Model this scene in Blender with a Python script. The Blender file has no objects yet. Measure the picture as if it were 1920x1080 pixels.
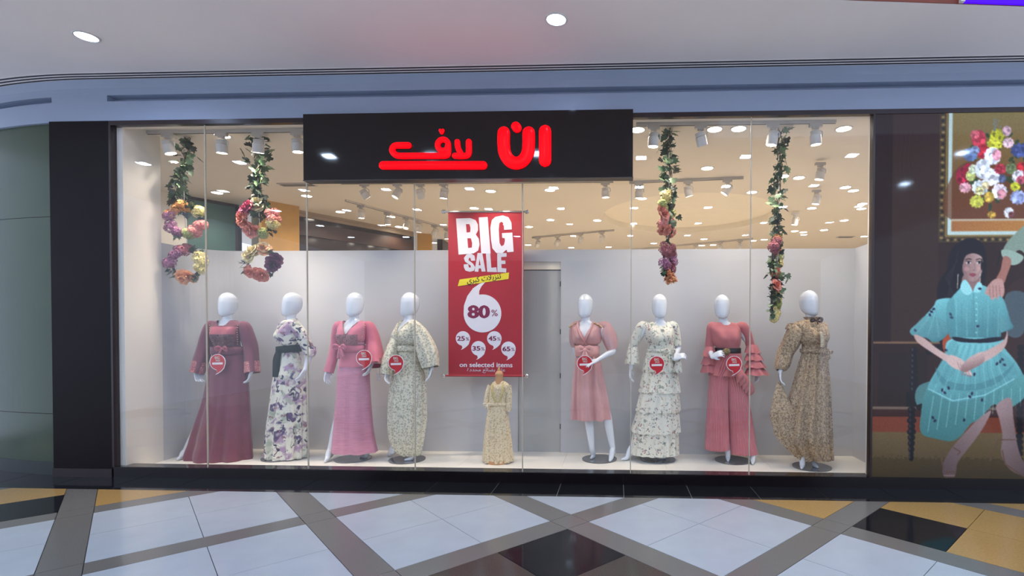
import bpy, bmesh, math, random
import numpy as np
from mathutils import Vector, Matrix

random.seed(7)
C = bpy.context.scene
COL = C.collection
PI = math.pi

# ---------------------------------------------------------------- camera, world, exposure
F_PX, PX, PY = 953.065, 1117.351, 635.650
YAW, PITCH, ROLL = -0.040833, -0.015171, 0.00233
EYE = Vector((0.0, 0.0, 1.475))
_f = Vector((math.sin(YAW) * math.cos(PITCH), math.cos(YAW) * math.cos(PITCH), math.sin(PITCH)))
_r = Vector((math.cos(YAW), -math.sin(YAW), 0))
_u = _r.cross(_f)
_c, _s = math.cos(ROLL), math.sin(ROLL)
RIGHT, UP, FWD = _c * _r + _s * _u, -_s * _r + _c * _u, _f
cam_data = bpy.data.cameras.new('camera')
cam_data.sensor_fit = 'HORIZONTAL'
cam_data.sensor_width = 36.0
cam_data.lens = F_PX / 1920 * 36.0
cam_data.shift_x = (960 - PX) / 1920
cam_data.shift_y = (PY - 540) / 1920
cam_data.clip_start = 0.02
cam = bpy.data.objects.new('camera', cam_data)
COL.objects.link(cam)
mw = Matrix((RIGHT, UP, -FWD)).transposed().to_4x4()
mw.translation = EYE
cam.matrix_world = mw
C.camera = cam

world = bpy.data.worlds.new('world')
C.world = world
world.use_nodes = True
_bg = world.node_tree.nodes['Background']
_bg.inputs[0].default_value = (0.50, 0.58, 0.76, 1)      # dim bluish mall air
_bg.inputs[1].default_value = 1.9
C.view_settings.view_transform = 'Standard'
C.view_settings.look = 'None'
C.view_settings.gamma = 1.0
C.view_settings.exposure = 0.12
C.view_settings.use_curve_mapping = False
C.cycles.use_denoising = True
C.cycles.transparent_max_bounces = 24
C.cycles.max_bounces = 9
C.cycles.diffuse_bounces = 5
C.cycles.glossy_bounces = 4
C.cycles.caustics_reflective = False
C.cycles.caustics_refractive = False
C.cycles.sample_clamp_indirect = 6.0

SPOT_W = 69.0         # track spotlights in the display
DOWN_W = 32.0         # recessed shop downlights
PANEL_E = 150.0        # square mall ceiling panels (emission)


def at(x, y, Y=None, Z=None):
    """world point seen at photo pixel (x, y) on the vertical plane Y or the level Z"""
    d = RIGHT * ((x - PX) / F_PX) - UP * ((y - PY) / F_PX) + FWD
    t = Y / d.y if Y is not None else (Z - EYE.z) / d.z
    return EYE + d * t


# ---------------------------------------------------------------- helpers
def lin(c):
    return tuple(((v / 255) / 12.92 if v / 255 <= 0.04045 else ((v / 255 + 0.055) / 1.055) ** 2.4) for v in c)


class MB:
    """collects verts / faces; build() links them as one mesh object"""
    def __init__(s):
        s.v, s.f = [], []

    def add(s, vs, fs):
        o = len(s.v)
        s.v += [tuple(p) for p in vs]
        s.f += [tuple(i + o for i in q) for q in fs]

    def box(s, a, b):
        x0, y0, z0 = a
        x1, y1, z1 = b
        s.add([(x0, y0, z0), (x1, y0, z0), (x1, y1, z0), (x0, y1, z0), (x0, y0, z1), (x1, y0, z1), (x1, y1, z1), (x0, y1, z1)],
              [(0, 3, 2, 1), (4, 5, 6, 7), (0, 1, 5, 4), (1, 2, 6, 5), (2, 3, 7, 6), (3, 0, 4, 7)])

    def prism(s, pts, z0, z1):
        n = len(pts)
        s.add([(p[0], p[1], z0) for p in pts] + [(p[0], p[1], z1) for p in pts],
              [tuple(range(n))[::-1], tuple(range(n, 2 * n))] + [(i, (i + 1) % n, n + (i + 1) % n, n + i) for i in range(n)])

    def loft(s, rings, cap0=False, cap1=False, closed=True):
        n = len(rings[0])
        o = []
        for k in range(len(rings) - 1):
            for i in range(n if closed else n - 1):
                j = (i + 1) % n
                o.append((k * n + i, k * n + j, (k + 1) * n + j, (k + 1) * n + i))
        if cap0:
            o.append(tuple(range(n))[::-1])
        if cap1:
            o.append(tuple(range((len(rings) - 1) * n, len(rings) * n)))
        s.add([p for r in rings for p in r], o)

    def tube(s, pts, rad, n=12, sub=4, caps=True, flat=1.0, fold=None, smooth=True):
        """tapered tube through pts (rounded ends when caps)"""
        pts = [Vector(p) for p in pts]
        if smooth and len(pts) > 2:
            pts, rad = catmull(pts, rad, sub)
        elif len(pts) == 2 and sub > 1:
            pts, rad = [pts[0].lerp(pts[1], k / sub) for k in range(sub + 1)], [rad[0] + (rad[1] - rad[0]) * k / sub for k in range(sub + 1)]
        if caps:
            t0 = (pts[0] - pts[1]).normalized()
            t1 = (pts[-1] - pts[-2]).normalized()
            P0, R0, P1, R1 = [], [], [], []
            for k in (1.0, 0.8, 0.45):
                P0.append(pts[0] + t0 * rad[0] * k)
                R0.append(rad[0] * math.sqrt(max(0.01, 1 - k * k)))
                P1.append(pts[-1] + t1 * rad[-1] * k)
                R1.append(rad[-1] * math.sqrt(max(0.01, 1 - k * k)))
            pts, rad = P0 + pts + P1[::-1], R0 + list(rad) + R1[::-1]
        rings = []
        up = None
        for i, p in enumerate(pts):
            t = (pts[min(i + 1, len(pts) - 1)] - pts[max(i - 1, 0)]).normalized()
            if up is None:
                up = Vector((0, 1, 0)) if abs(t.y) < 0.9 else Vector((1, 0, 0))
            up = (up - t * up.dot(t)).normalized()
            sd = t.cross(up)
            ring = []
            for k in range(n):
                a = 2 * PI * k / n
                r = rad[i]
                if fold:
                    r *= 1 + fold(a, i / (len(pts) - 1))
                ring.append(p + up * (math.cos(a) * r * flat) + sd * (math.sin(a) * r))
            rings.append(ring)
        s.loft(rings, cap0=caps, cap1=caps)

    def ball(s, c, rx, ry=None, rz=None, n=12, m=8):
        ry, rz = ry or rx, rz or rx
        rings = []
        for k in range(m + 1):
            t = -PI / 2 + PI * (0.04 + 0.92 * k / m)
            rings.append([(c[0] + rx * math.cos(t) * math.cos(2 * PI * i / n), c[1] + ry * math.cos(t) * math.sin(2 * PI * i / n), c[2] + rz * math.sin(t)) for i in range(n)])
        s.loft(rings, True, True)

    def disc(s, c, r, z0, z1, n=32):
        s.prism([(c[0] + r * math.cos(2 * PI * i / n), c[1] + r * math.sin(2 * PI * i / n)) for i in range(n)], z0, z1)

    def mesh(s, name, m=None, smooth=False):
        me = bpy.data.meshes.new(name)
        me.from_pydata(s.v, [], s.f)
        if m:
            me.materials.append(m)
        if smooth:
            me.polygons.foreach_set('use_smooth', [True] * len(me.polygons))
        me.update()
        return me

    def build(s, name, m=None, parent=None, smooth=False, **kw):
        return link(name, s.mesh(name, m, smooth), parent, **kw)


def catmull(pts, rad, sub):
    P, R = [], []
    n = len(pts)
    for i in range(n - 1):
        p0, p1, p2, p3 = pts[max(i - 1, 0)], pts[i], pts[i + 1], pts[min(i + 2, n - 1)]
        r0, r1, r2, r3 = rad[max(i - 1, 0)], rad[i], rad[i + 1], rad[min(i + 2, n - 1)]
        for k in range(sub):
            t = k / sub
            h = lambda a, b, c, d: 0.5 * (2 * b + (c - a) * t + (2 * a - 5 * b + 4 * c - d) * t * t + (3 * b - a - 3 * c + d) * t ** 3)
            P.append(h(p0, p1, p2, p3))
            R.append(max(0.002, h(r0, r1, r2, r3)))
    return P + [pts[-1]], R + [rad[-1]]


def link(name, me, parent=None, loc=None, label=None, cat=None, group=None, kind=None):
    o = bpy.data.objects.new(name, me)
    COL.objects.link(o)
    if parent is not None:
        o.parent = parent
        if parent.type == 'EMPTY' and loc is None and parent.get('rebase', 0):
            o.location = -parent.location
    if loc is not None:
        o.location = loc
    return tag(o, label, cat, group, kind)


def tag(o, label=None, cat=None, group=None, kind=None):
    if label:
        o['label'] = label
    if cat:
        o['category'] = cat
    if group:
        o['group'] = group
    if kind:
        o['kind'] = kind
    return o


def thing(name, label, cat, loc=(0, 0, 0), group=None, rebase=True):
    """Empty at the thing's base; with rebase its direct children keep world coordinates in their meshes"""
    o = bpy.data.objects.new(name, None)
    o.empty_display_size = 0.1
    COL.objects.link(o)
    o.location = loc
    o['rebase'] = 1 if rebase else 0
    return tag(o, label, cat, group)


def dup(o, parent=None):
    c = o.copy()
    COL.objects.link(c)
    if parent is not None:
        c.parent = parent
    for ch in list(o.children):
        dup(ch, c)
    return c


ORD = ['leftmost', 'second from the left', 'third from the left', 'fourth from the left', 'fifth from the left', 'sixth from the left', 'seventh from the left', 'eighth from the left', 'ninth from the left', 'tenth from the left']
_n1 = ['', 'first', 'second', 'third', 'fourth', 'fifth', 'sixth', 'seventh', 'eighth', 'ninth', 'tenth', 'eleventh', 'twelfth', 'thirteenth', 'fourteenth', 'fifteenth', 'sixteenth', 'seventeenth', 'eighteenth', 'nineteenth']


def ordinal(k):
    if k < 20:
        return _n1[k]
    t = {2: 'twent', 3: 'thirt', 4: 'fort', 5: 'fift'}[k // 10]
    return t + 'ieth' if k % 10 == 0 else t + 'y-' + _n1[k % 10]


# ---------------------------------------------------------------- materials
def nodes(name):
    m = bpy.data.materials.new(name)
    m.use_nodes = True
    nt = m.node_tree
    return m, nt, nt.nodes['Principled BSDF']


def mat(name, rgb, rough=0.5, metal=0.0, var=0.06, scale=8.0, bump=0.0, bscale=120.0, coat=0.0, sheen=0.0, spec=0.5, stretch=None):
    m, nt, b = nodes(name)
    tc = nt.nodes.new('ShaderNodeTexCoord')
    mp = nt.nodes.new('ShaderNodeMapping')
    nt.links.new(tc.outputs['Object'], mp.inputs[0])
    if stretch:
        mp.inputs['Scale'].default_value = stretch
    nz = nt.nodes.new('ShaderNodeTexNoise')
    nz.inputs['Scale'].default_value = scale
    nz.inputs['Detail'].default_value = 4
    nt.links.new(mp.outputs[0], nz.inputs['Vector'])
    rp = nt.nodes.new('ShaderNodeValToRGB')
    c = lin(rgb)
    rp.color_ramp.elements[0].position = 0.3
    rp.color_ramp.elements[1].position = 0.7
    rp.color_ramp.elements[0].color = (*[v * (1 - var) for v in c], 1)
    rp.color_ramp.elements[1].color = (*[min(1, v * (1 + var)) for v in c], 1)
    nt.links.new(nz.outputs[0], rp.inputs[0])
    nt.links.new(rp.outputs[0], b.inputs['Base Color'])
    b.inputs['Roughness'].default_value = rough
    b.inputs['Metallic'].default_value = metal
    b.inputs['Coat Weight'].default_value = coat
    b.inputs['Coat Roughness'].default_value = 0.04
    b.inputs['Sheen Weight'].default_value = sheen
    b.inputs['Specular IOR Level'].default_value = spec
    if bump:
        n2 = nt.nodes.new('ShaderNodeTexNoise')
        n2.inputs['Scale'].default_value = bscale
        nt.links.new(mp.outputs[0], n2.inputs['Vector'])
        bp = nt.nodes.new('ShaderNodeBump')
        bp.inputs['Strength'].default_value = bump
        bp.inputs['Distance'].default_value = 0.01
        nt.links.new(n2.outputs[0], bp.inputs['Height'])
        nt.links.new(bp.outputs[0], b.inputs['Normal'])
    return m


def mat_print(name, base, layers, rough=0.8, sheen=0.15, bump=0.15):
    """printed cloth: layers = (rgb, kind, scale, threshold, softness, seed)"""
    m, nt, b = nodes(name)
    tc = nt.nodes.new('ShaderNodeTexCoord')
    col = None
    for rgb, kind, scale, th, soft, seed in layers:
        mp = nt.nodes.new('ShaderNodeMapping')
        mp.inputs['Location'].default_value = (seed * 3.1, seed * 1.7, seed * 2.3)
        nt.links.new(tc.outputs['Object'], mp.inputs[0])
        if kind == 'spot':
            t = nt.nodes.new('ShaderNodeTexVoronoi')
        else:
            t = nt.nodes.new('ShaderNodeTexNoise')
            t.inputs['Detail'].default_value = 3
            t.inputs['Distortion'].default_value = 0.6
        t.inputs['Scale'].default_value = scale
        nt.links.new(mp.outputs[0], t.inputs['Vector'])
        mr = nt.nodes.new('ShaderNodeMapRange')
        a, z = (th + soft, th - soft) if kind == 'spot' else (th - soft, th + soft)
        mr.inputs['From Min'].default_value = a
        mr.inputs['From Max'].default_value = z
        nt.links.new(t.outputs[0], mr.inputs['Value'])
        mx = nt.nodes.new('ShaderNodeMix')
        mx.data_type = 'RGBA'
        nt.links.new(mr.outputs[0], mx.inputs[0])
        if col is None:
            mx.inputs[6].default_value = (*lin(base), 1)
        else:
            nt.links.new(col, mx.inputs[6])
        mx.inputs[7].default_value = (*lin(rgb), 1)
        col = mx.outputs[2]
    nt.links.new(col, b.inputs['Base Color'])
    b.inputs['Roughness'].default_value = rough
    b.inputs['Sheen Weight'].default_value = sheen
    n2 = nt.nodes.new('ShaderNodeTexNoise')
    n2.inputs['Scale'].default_value = 60
    nt.links.new(tc.outputs['Object'], n2.inputs['Vector'])
    bp = nt.nodes.new('ShaderNodeBump')
    bp.inputs['Strength'].default_value = bump
    bp.inputs['Distance'].default_value = 0.01
    nt.links.new(n2.outputs[0], bp.inputs['Height'])
    nt.links.new(bp.outputs[0], b.inputs['Normal'])
    return m


def mat_emit(name, rgb, strength, lin_rgb=None):
    m, nt, b = nodes(name)
    c = lin_rgb or lin(rgb)
    b.inputs['Base Color'].default_value = (*[v * 0.3 for v in c], 1)
    b.inputs['Specular IOR Level'].default_value = 0.1
    b.inputs['Emission Color'].default_value = (*c, 1)
    b.inputs['Emission Strength'].default_value = strength
    b.inputs['Roughness'].default_value = 0.25
    return m


def mat_glass(name, r0=0.04, tint=(1, 1, 1)):
    m, nt, b = nodes(name)
    nt.nodes.remove(b)
    out = nt.nodes['Material Output']
    lw = nt.nodes.new('ShaderNodeLayerWeight')
    lw.inputs[0].default_value = 0.5
    p = nt.nodes.new('ShaderNodeMath')
    p.operation = 'POWER'
    p.inputs[1].default_value = 5
    nt.links.new(lw.outputs['Facing'], p.inputs[0])
    ma = nt.nodes.new('ShaderNodeMath')
    ma.operation = 'MULTIPLY_ADD'
    ma.inputs[1].default_value = 1 - r0
    ma.inputs[2].default_value = r0
    nt.links.new(p.outputs[0], ma.inputs[0])
    tr = nt.nodes.new('ShaderNodeBsdfTransparent')
    tr.inputs[0].default_value = (*tint, 1)
    gl = nt.nodes.new('ShaderNodeBsdfGlossy')
    gl.inputs['Roughness'].default_value = 0.0
    mx = nt.nodes.new('ShaderNodeMixShader')
    nt.links.new(ma.outputs[0], mx.inputs[0])
    nt.links.new(tr.outputs[0], mx.inputs[1])
    nt.links.new(gl.outputs[0], mx.inputs[2])
    nt.links.new(mx.outputs[0], out.inputs[0])
    return m


def mat_sheer(name, rgb, alpha):
    m = mat(name, rgb, 0.8, var=0.03)
    m.node_tree.nodes['Principled BSDF'].inputs['Alpha'].default_value = alpha
    return m


M = {}
M['white_tile'] = mat('white_stone', (172, 178, 184), 0.13, var=0.03, scale=5, spec=0.45)
M['grey_tile'] = mat('grey_granite', (112, 108, 103), 0.14, var=0.10, scale=160)
M['gold_tile'] = mat('gold_stone', (172, 136, 80), 0.14, var=0.10, scale=60)
M['black_tile'] = mat('black_granite', (26, 26, 30), 0.07, var=0.3, scale=200, spec=0.22)
M['dark_tile'] = mat('dark_brown_granite', (74, 66, 60), 0.10, var=0.2, scale=120, spec=0.22)
M['grout'] = mat('grout', (60, 60, 62), 0.6)
M['joint'] = mat('pale_joint', (150, 146, 138), 0.6)
M['mall_white'] = mat('mall_ceiling_paint', (240, 232, 228), 0.75, var=0.02, scale=1.2)
M['fascia'] = mat('fascia_paint', (150, 162, 184), 0.45, var=0.03, scale=1.5)
M['slot'] = mat('black_slot', (18, 20, 26), 0.6)
M['frame_dark'] = mat('dark_brown_frame', (40, 26, 28), 0.3, var=0.1)
M['pillar'] = mat('dark_brown_cladding', (23, 17, 20), 0.45, var=0.10, scale=3, spec=0.12)
M['neighbour'] = mat('grey_green_gloss', (64, 78, 60), 0.2, var=0.10, scale=1.2, spec=0.3)
M['shop_wall'] = mat('display_wall_paint', (224, 218, 208), 0.7, var=0.025, scale=1.6, bump=0.02)
M['partition'] = mat('partition_paint', (192, 192, 193), 0.6, var=0.02, scale=1.3)
M['shop_ceiling'] = mat('shop_ceiling_paint', (222, 212, 196), 0.8, var=0.02, scale=0.8)
M['cove'] = mat('cove_cream', (236, 226, 206), 0.8, var=0.02)
M['platform'] = mat('platform_white', (236, 230, 218), 0.45, var=0.03, scale=3)
M['door'] = mat('grey_door', (176, 176, 172), 0.5, var=0.02)
M['black_metal'] = mat('black_metal', (24, 24, 26), 0.35, metal=0.4)
M['sign_black'] = mat('black_acrylic', (16, 10, 12), 0.05, var=0.1)
M['teal_wall'] = mat('teal_wall', (78, 112, 104), 0.55)
M['mustard'] = mat('mustard_wall', (196, 150, 72), 0.6)
M['mustard_shade'] = mat('mustard_wall_shade', (122, 108, 58), 0.6)  # mustard paint darkened, shade put into the colour
M['dark_wood'] = mat('dark_shelf_wood', (58, 40, 32), 0.4, var=0.2, scale=6)
M['taupe'] = mat('taupe_moulding', (150, 132, 112), 0.6)
M['brown_glass'] = mat('dark_display_back', (46, 40, 38), 0.12, var=0.15, scale=2)
M['chrome'] = mat('chrome', (215, 215, 215), 0.12, metal=1.0)
M['track'] = mat('white_track_metal', (196, 190, 182), 0.45)
M['fixture'] = mat('white_fixture_metal', (214, 210, 204), 0.4)
M['lens'] = mat_emit('warm_lens', None, 30, (1.0, 0.90, 0.78))
M['lens_off'] = mat_emit('dim_lens', None, 1.2, (1.0, 0.92, 0.8))
M['blue_lens'] = mat_emit('blue_white_lens', None, 22, (0.50, 0.62, 1.0))
M['panel_lens'] = mat_emit('cool_panel', None, PANEL_E, (0.56, 0.74, 1.0))
M['sign_red'] = mat_emit('red_lit_letters', None, 2.4, (1.0, 0.001, 0.004))
M['blue_led'] = mat_emit('violet_led', None, 1.2, (0.06, 0.0, 1.0))
M['red_wood'] = mat('red_brown_band', (120, 48, 22), 0.5)
M['glass'] = mat_glass('shop_glass', 0.035)
M['disc_glass'] = mat('smoked_base', (96, 96, 98), 0.12, var=0.02, coat=0.5)
M['seam'] = mat('pane_seam', (188, 176, 156), 0.35)
M['skin'] = mat('white_gloss_fibreglass', (224, 228, 232), 0.16, var=0.01, coat=0.6)
M['tan'] = mat('tan_body_form', (196, 146, 100), 0.6, var=0.04)
M['tag_red'] = mat('tag_red', (206, 30, 38), 0.35, var=0.03)
M['tag_white'] = mat('tag_white', (238, 232, 230), 0.4, var=0.02)
M['tag_text'] = mat('tag_text', (215, 195, 180), 0.5, var=0.02)
M['tag_ink'] = mat('tag_ink', (150, 60, 60), 0.5)
M['banner_red'] = mat('banner_red', (168, 28, 42), 0.42, var=0.04, scale=3)
M['banner_white'] = mat('banner_white', (226, 222, 228), 0.45, var=0.02)
M['banner_grey'] = mat('banner_grey', (202, 200, 208), 0.45, var=0.02)
M['banner_ink'] = mat('banner_maroon_ink', (128, 26, 66), 0.45)
M['banner_yellow'] = mat('banner_yellow', (226, 208, 40), 0.45)
M['banner_black'] = mat('banner_black_ink', (40, 34, 20), 0.5)


def cloth(name, rgb, **k):
    k.setdefault('rough', 0.75)
    k.setdefault('sheen', 0.25)
    k.setdefault('bump', 0.12)
    k.setdefault('var', 0.07)
    return mat('cloth_' + name, rgb, **k)


# ---------------------------------------------------------------- setting: floor
YF = 4.876            # shopfront plane
MOD, TILE, BAND = 1.4148, 0.6015, 0.2118
U0, V0 = 1.1995, 1.7125
BORDER_Y = 4.499
R2 = math.sqrt(0.5)


def clip(poly, ymax):
    out = []
    for i, p in enumerate(poly):
        q = poly[(i + 1) % len(poly)]
        if p[1] <= ymax:
            out.append(p)
        if (p[1] <= ymax) != (q[1] <= ymax):
            t = (ymax - p[1]) / (q[1] - p[1])
            out.append((p[0] + (q[0] - p[0]) * t, ymax))
    return out


fl = MB()
fl.box((-9, -0.2, -0.06), (7, 4.95, -0.012))
floor = fl.build('floor', M['grout'], kind='structure')
fl = MB()
fl.box((-9, -8, -0.06), (7, 0.55, -0.001))
fl.build('floor_walkway', mat('pale_stone', (240, 230, 216), 0.14, var=0.05, scale=3), kind='structure')


def floor_piece(u0, u1, v0, v1, m, g=0.0022):
    c = [(u0 + g, v0 + g), (u1 - g, v0 + g), (u1 - g, v1 - g), (u0 + g, v1 - g)]
    p = [((u - v) * R2, (u + v) * R2) for u, v in c]
    if max(q[1] for q in p) < 0.55 or min(q[1] for q in p) > BORDER_Y or max(q[0] for q in p) < -7.6 or min(q[0] for q in p) > 5.6:
        return
    p = clip(p, BORDER_Y - 0.0015)
    if len(p) < 3:
        return
    b = MB()
    b.prism(p, -0.012, 0.0)
    b.build('tile', m, floor)


GOLD = {(-2, 3), (-1, 3), (2, 0), (2, -1), (3, -1), (3, -2), (-3, 4), (-2, 4), (4, -2), (-4, 5), (-3, 3)}
for i in range(-8, 9):
    for j in range(-8, 9):
        u, v = U0 + MOD * i, V0 + MOD * j
        W, G, B, D = M['white_tile'], M['gold_tile'], M['black_tile'], M['dark_tile']
        for a in (0, 1):
            for c in (0, 1):
                m = W
                if (i, j) in GOLD:
                    m = G
                    if (i, j) == (2, -1) and (a, c) == (0, 1):
                        m = B
                    if (i, j) == (-2, 3) and (a, c) == (1, 0):
                        m = B
                elif (i, j) in ((0, 0), (-4, 4), (4, -4)):
                    m = B if (a, c) == (1, 1) else D
                floor_piece(u + a * TILE, u + (a + 1) * TILE, v + c * TILE, v + (c + 1) * TILE, m)
        floor_piece(u, u + 2 * TILE, v - BAND, v, M['grey_tile'])
        floor_piece(u - BAND, u, v, v + 2 * TILE, M['grey_tile'])
        floor_piece(u - BAND, u, v - BAND, v, M['grey_tile'])
x = -1.138 - 0.603 * 12
while x < 5.6:                                                    # black border along the shopfront
    b = MB()
    b.box((x + 0.003, BORDER_Y, -0.012), (x + 0.601, YF + 0.02 + (0.6 if x < -5.7 else 0), 0.0))
    b.build('tile', M['black_tile'], floor)
    x += 0.603
bb = MB()
bb.box((-9, BORDER_Y, -0.0115), (7, YF + 0.02, -0.004))
bb.build('border_joint', M['joint'], floor)

# ---------------------------------------------------------------- setting: mall ceiling, fascia
CZ = 3.95
cb = MB()
cb.prism([(-9, -8), (1.2, -8), (1.2, 4.9), (-9, 4.9)], CZ, CZ + 0.12)
cb.prism([(1.2, 3.862), (7, 4.39), (7, 4.9), (1.2, 4.9)], CZ, CZ + 0.12)
cb.prism([(1.2, -8), (7, -8), (7, 2.9), (1.2, 2.9)], CZ, CZ + 0.12)
ceiling = cb.build('ceiling', M['mall_white'], kind='structure')


def front_path(X):
    return YF + 0.10 * max(0.0, -5.2 - X) ** 2


def sweep(mb, xs, prof):
    rings = []
    for X in xs:
        e = 0.01
        ty = (front_path(X + e) - front_path(X - e)) / (2 * e)
        L = math.hypot(1, ty)
        nx, ny = ty / L, -1 / L                                  # towards the mall
        rings.append([(X + nx * o, front_path(X) + ny * o, z) for o, z in prof])
    mb.loft(rings, True, True)


def xr(a, b, n):
    return [a + (b - a) * k / n for k in range(n + 1)]


P_TOP = [(-0.1, 3.80), (0.0, 3.805), (0.002, 3.835), (0.007, 3.872), (0.016, 3.905), (0.024, 3.93), (0.030, 3.945), (0.030, CZ), (-0.1, CZ)]
P_LOW = [(-0.1, 3.552), (0.0, 3.552), (0.0, 3.745), (-0.1, 3.745)]
P_REC = [(-0.14, 3.74), (-0.085, 3.74), (-0.085, 3.806), (-0.14, 3.806)]
P_FULL = [(-0.1, 3.745), (0.0, 3.745), (0.0, 3.805), (-0.1, 3.80)]
xs_all = xr(-7.8, -5.2, 24) + xr(-5.2, 6.5, 10)[1:]
fa = MB()
sweep(fa, xs_all, P_TOP)
sweep(fa, xs_all, P_LOW)
sweep(fa, xr(-5.06, 6.5, 10), P_REC)
sweep(fa, xr(-5.66, -5.06, 4), P_FULL)
sweep(fa, xr(-7.8, -5.66, 20), P_REC)
fa.build('trim_1', M['fascia'], kind='structure')
sl = MB()
sl.box((-7.8, 4.85, CZ - 0.001), (-8.79, 4.86, CZ))
slot = None
for k, o in enumerate((0.038, 0.082, 0.126)):
    s_ = MB()
    sweep(s_, xs_all, [(o, CZ - 0.004), (o + 0.019, CZ - 0.004), (o + 0.019, CZ + 0.01), (o, CZ + 0.01)])
    if slot is None:
        base = MB()
        sweep(base, xs_all, [(0.02, CZ - 0.0025), (0.16, CZ - 0.0025), (0.16, CZ + 0.01), (0.02, CZ + 0.01)])
        slot = base.build('trim_2', M['mall_white'], kind='structure')
    s_.build('slot', M['slot'], slot)

# void beyond the ceiling edge at the upper right: red-brown band with a violet LED strip
vo = MB()
vo.prism([(1.21, 3.856), (7, 4.384), (7, 4.389), (1.21, 3.861)], CZ + 0.002, CZ + 0.9)
void_wall = vo.build('wall_void', M['red_wood'], kind='structure')
p0, p1 = 2.60, 6.5
vy = lambda X: 3.854 + (X - 1.2) * 0.528 / 5.8
vl = MB()
vl.prism([(p0, vy(p0) - 0.02), (p1, vy(p1) - 0.02), (p1, vy(p1) - 0.002), (p0, vy(p0) - 0.002)], CZ + 0.003, CZ + 0.6)
led = vl.build('led_panel', M['blue_led'], label='violet blue LED panel above the ceiling edge at the upper right', cat='light panel')
vt = MB()
vt.prism([(p0 - 0.03, vy(p0) - 0.03), (p0, vy(p0) - 0.03), (p0, vy(p0) - 0.002), (p0 - 0.03, vy(p0) - 0.002)], CZ + 0.003, CZ + 0.6)
vt.build('end_trim', M['fixture'], led)
# roof of the void and the far side of the walkway, behind the camera
wb = MB()
wb.box((-9, -8.2, 0), (7, -8.0, CZ))
wb.build('wall_opposite', mat('opposite_wall', (128, 131, 139), 0.5, var=0.2, scale=0.7), kind='structure')

# ---------------------------------------------------------------- setting: shopfront frame
PL = MB()
PL.box((-5.06, YF, 0.0), (6.4, YF + 0.14, 0.105))
PL.build('baseboard_front', mat('black_plinth', (22, 16, 18), 0.14, var=0.2, scale=60), kind='structure')
pil = MB()
pil.box((-5.662, YF - 0.004, 0.0), (-5.045, YF + 0.3, 3.552))
pillar = pil.build('wall_pillar', M['pillar'], kind='structure')
pb = MB()
pb.box((-5.668, YF - 0.010, 0.0), (-5.048, YF + 0.02, 0.085))
pb.build('base_strip', M['frame_dark'], pillar)
tf = MB()
tf.box((-5.045, YF - 0.004, 3.508), (6.4, YF + 0.06, 3.552))
tf.box((-5.045, YF - 0.006, 0.105), (-5.024, YF + 0.06, 3.508))
tf.box((2.386, YF - 0.006, 0.105), (2.405, YF + 0.06, 3.508))
tf.build('trim_3', M['frame_dark'], kind='structure')
nb = MB()
sweep(nb, xr(-7.7, -5.665, 26), [(-0.08, 0.13), (-0.03, 0.13), (-0.03, 3.552), (-0.08, 3.552)])
neigh = nb.build('wall_left_neighbour', M['neighbour'], smooth=False, kind='structure')
nb2 = MB()
sweep(nb2, xr(-7.7, -5.665, 26), [(-0.08, 0.0), (-0.022, 0.0), (-0.022, 0.13), (-0.08, 0.13)])
nb2.build('base_strip', mat('dark_green_base', (40, 46, 44), 0.3), neigh)
for z in (0.62, 2.62):
    nb3 = MB()
    sweep(nb3, xr(-7.7, -5.665, 26), [(-0.04, z), (-0.0285, z), (-0.0285, z + 0.005), (-0.04, z + 0.005)])
    nb3.build('panel_joint', M['pillar'], neigh)

# glass: seven panes with pale seams
GY0, GY1 = YF + 0.022, YF + 0.034
XS = [-5.024, -4.082, -3.052, -1.976, -0.913, 0.137, 1.269, 2.386]
win = bpy.data.objects.new('window_1', None)
COL.objects.link(win)
win.location = (-1.3, YF + 0.03, 0.105)
tag(win, kind='structure')
win['rebase'] = 1
for k in range(7):
    g = MB()
    g.box((XS[k] + 0.004, GY0, 0.106), (XS[k + 1] - 0.004, GY1, 3.507))
    g.build('pane', M['glass'], win)
for k in range(1, 7):
    g = MB()
    g.box((XS[k] - 0.0045, GY0 - 0.001, 0.106), (XS[k] + 0.0045, GY1 + 0.001, 3.507))
    g.build('seam', M['seam'], win)

# ---------------------------------------------------------------- setting: display and shop
ZF, SZ = 0.045, 3.58
XL, XRW, YB = -4.965, 2.72, 5.945
pf = MB()
pf.box((-5.3, YF + 0.05, -0.02), (3.0, YB + 0.3, ZF - 0.008))
platform = pf.build('floor_display', M['grout'], kind='structure')
for k in range(7):
    a, b_ = XL + k * 1.098, XL + (k + 1) * 1.098
    p = MB()
    p.box((a + (0.001 if k else -0.1), YF + 0.14, ZF - 0.008), (b_ - 0.001 + (0.1 if k == 6 else 0), YB + 0.2, ZF))
    p.build('floor_panel', M['platform'], platform)
PT = 2.43
lw = MB()                                                         # left side wall, full height near the glass
lw.box((XL - 0.2, YF + 0.06, 0.0), (XL, 5.36, SZ))
lw.build('wall_left', M['shop_wall'], kind='structure')
pr = MB()                                                         # partition with a rounded left corner
RC = 0.42
path = [(XL, 5.36)]
for k in range(13):
    a = PI - PI / 2 * k / 12
    path.append((XL + RC + RC * math.cos(a), YB - RC + RC * math.sin(a)))
path.append((-1.165, YB))
outer = [(XL - 0.1, 5.36)] + [(XL + RC + (RC + 0.1) * math.cos(PI - PI / 2 * k / 12), YB - RC + (RC + 0.1) * math.sin(PI - PI / 2 * k / 12)) for k in range(13)] + [(-1.165, YB + 0.1)]
rings = [[(p[0], p[1], 0), (p[0], p[1], PT), (q[0], q[1], PT), (q[0], q[1], 0)] for p, q in zip(path, outer)]
pr.loft(rings, True, True)
DX0, DX1, DZ = -1.165, -0.655, 2.29
pr.box((DX0, YB, DZ), (DX1, YB + 0.1, PT))
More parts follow.
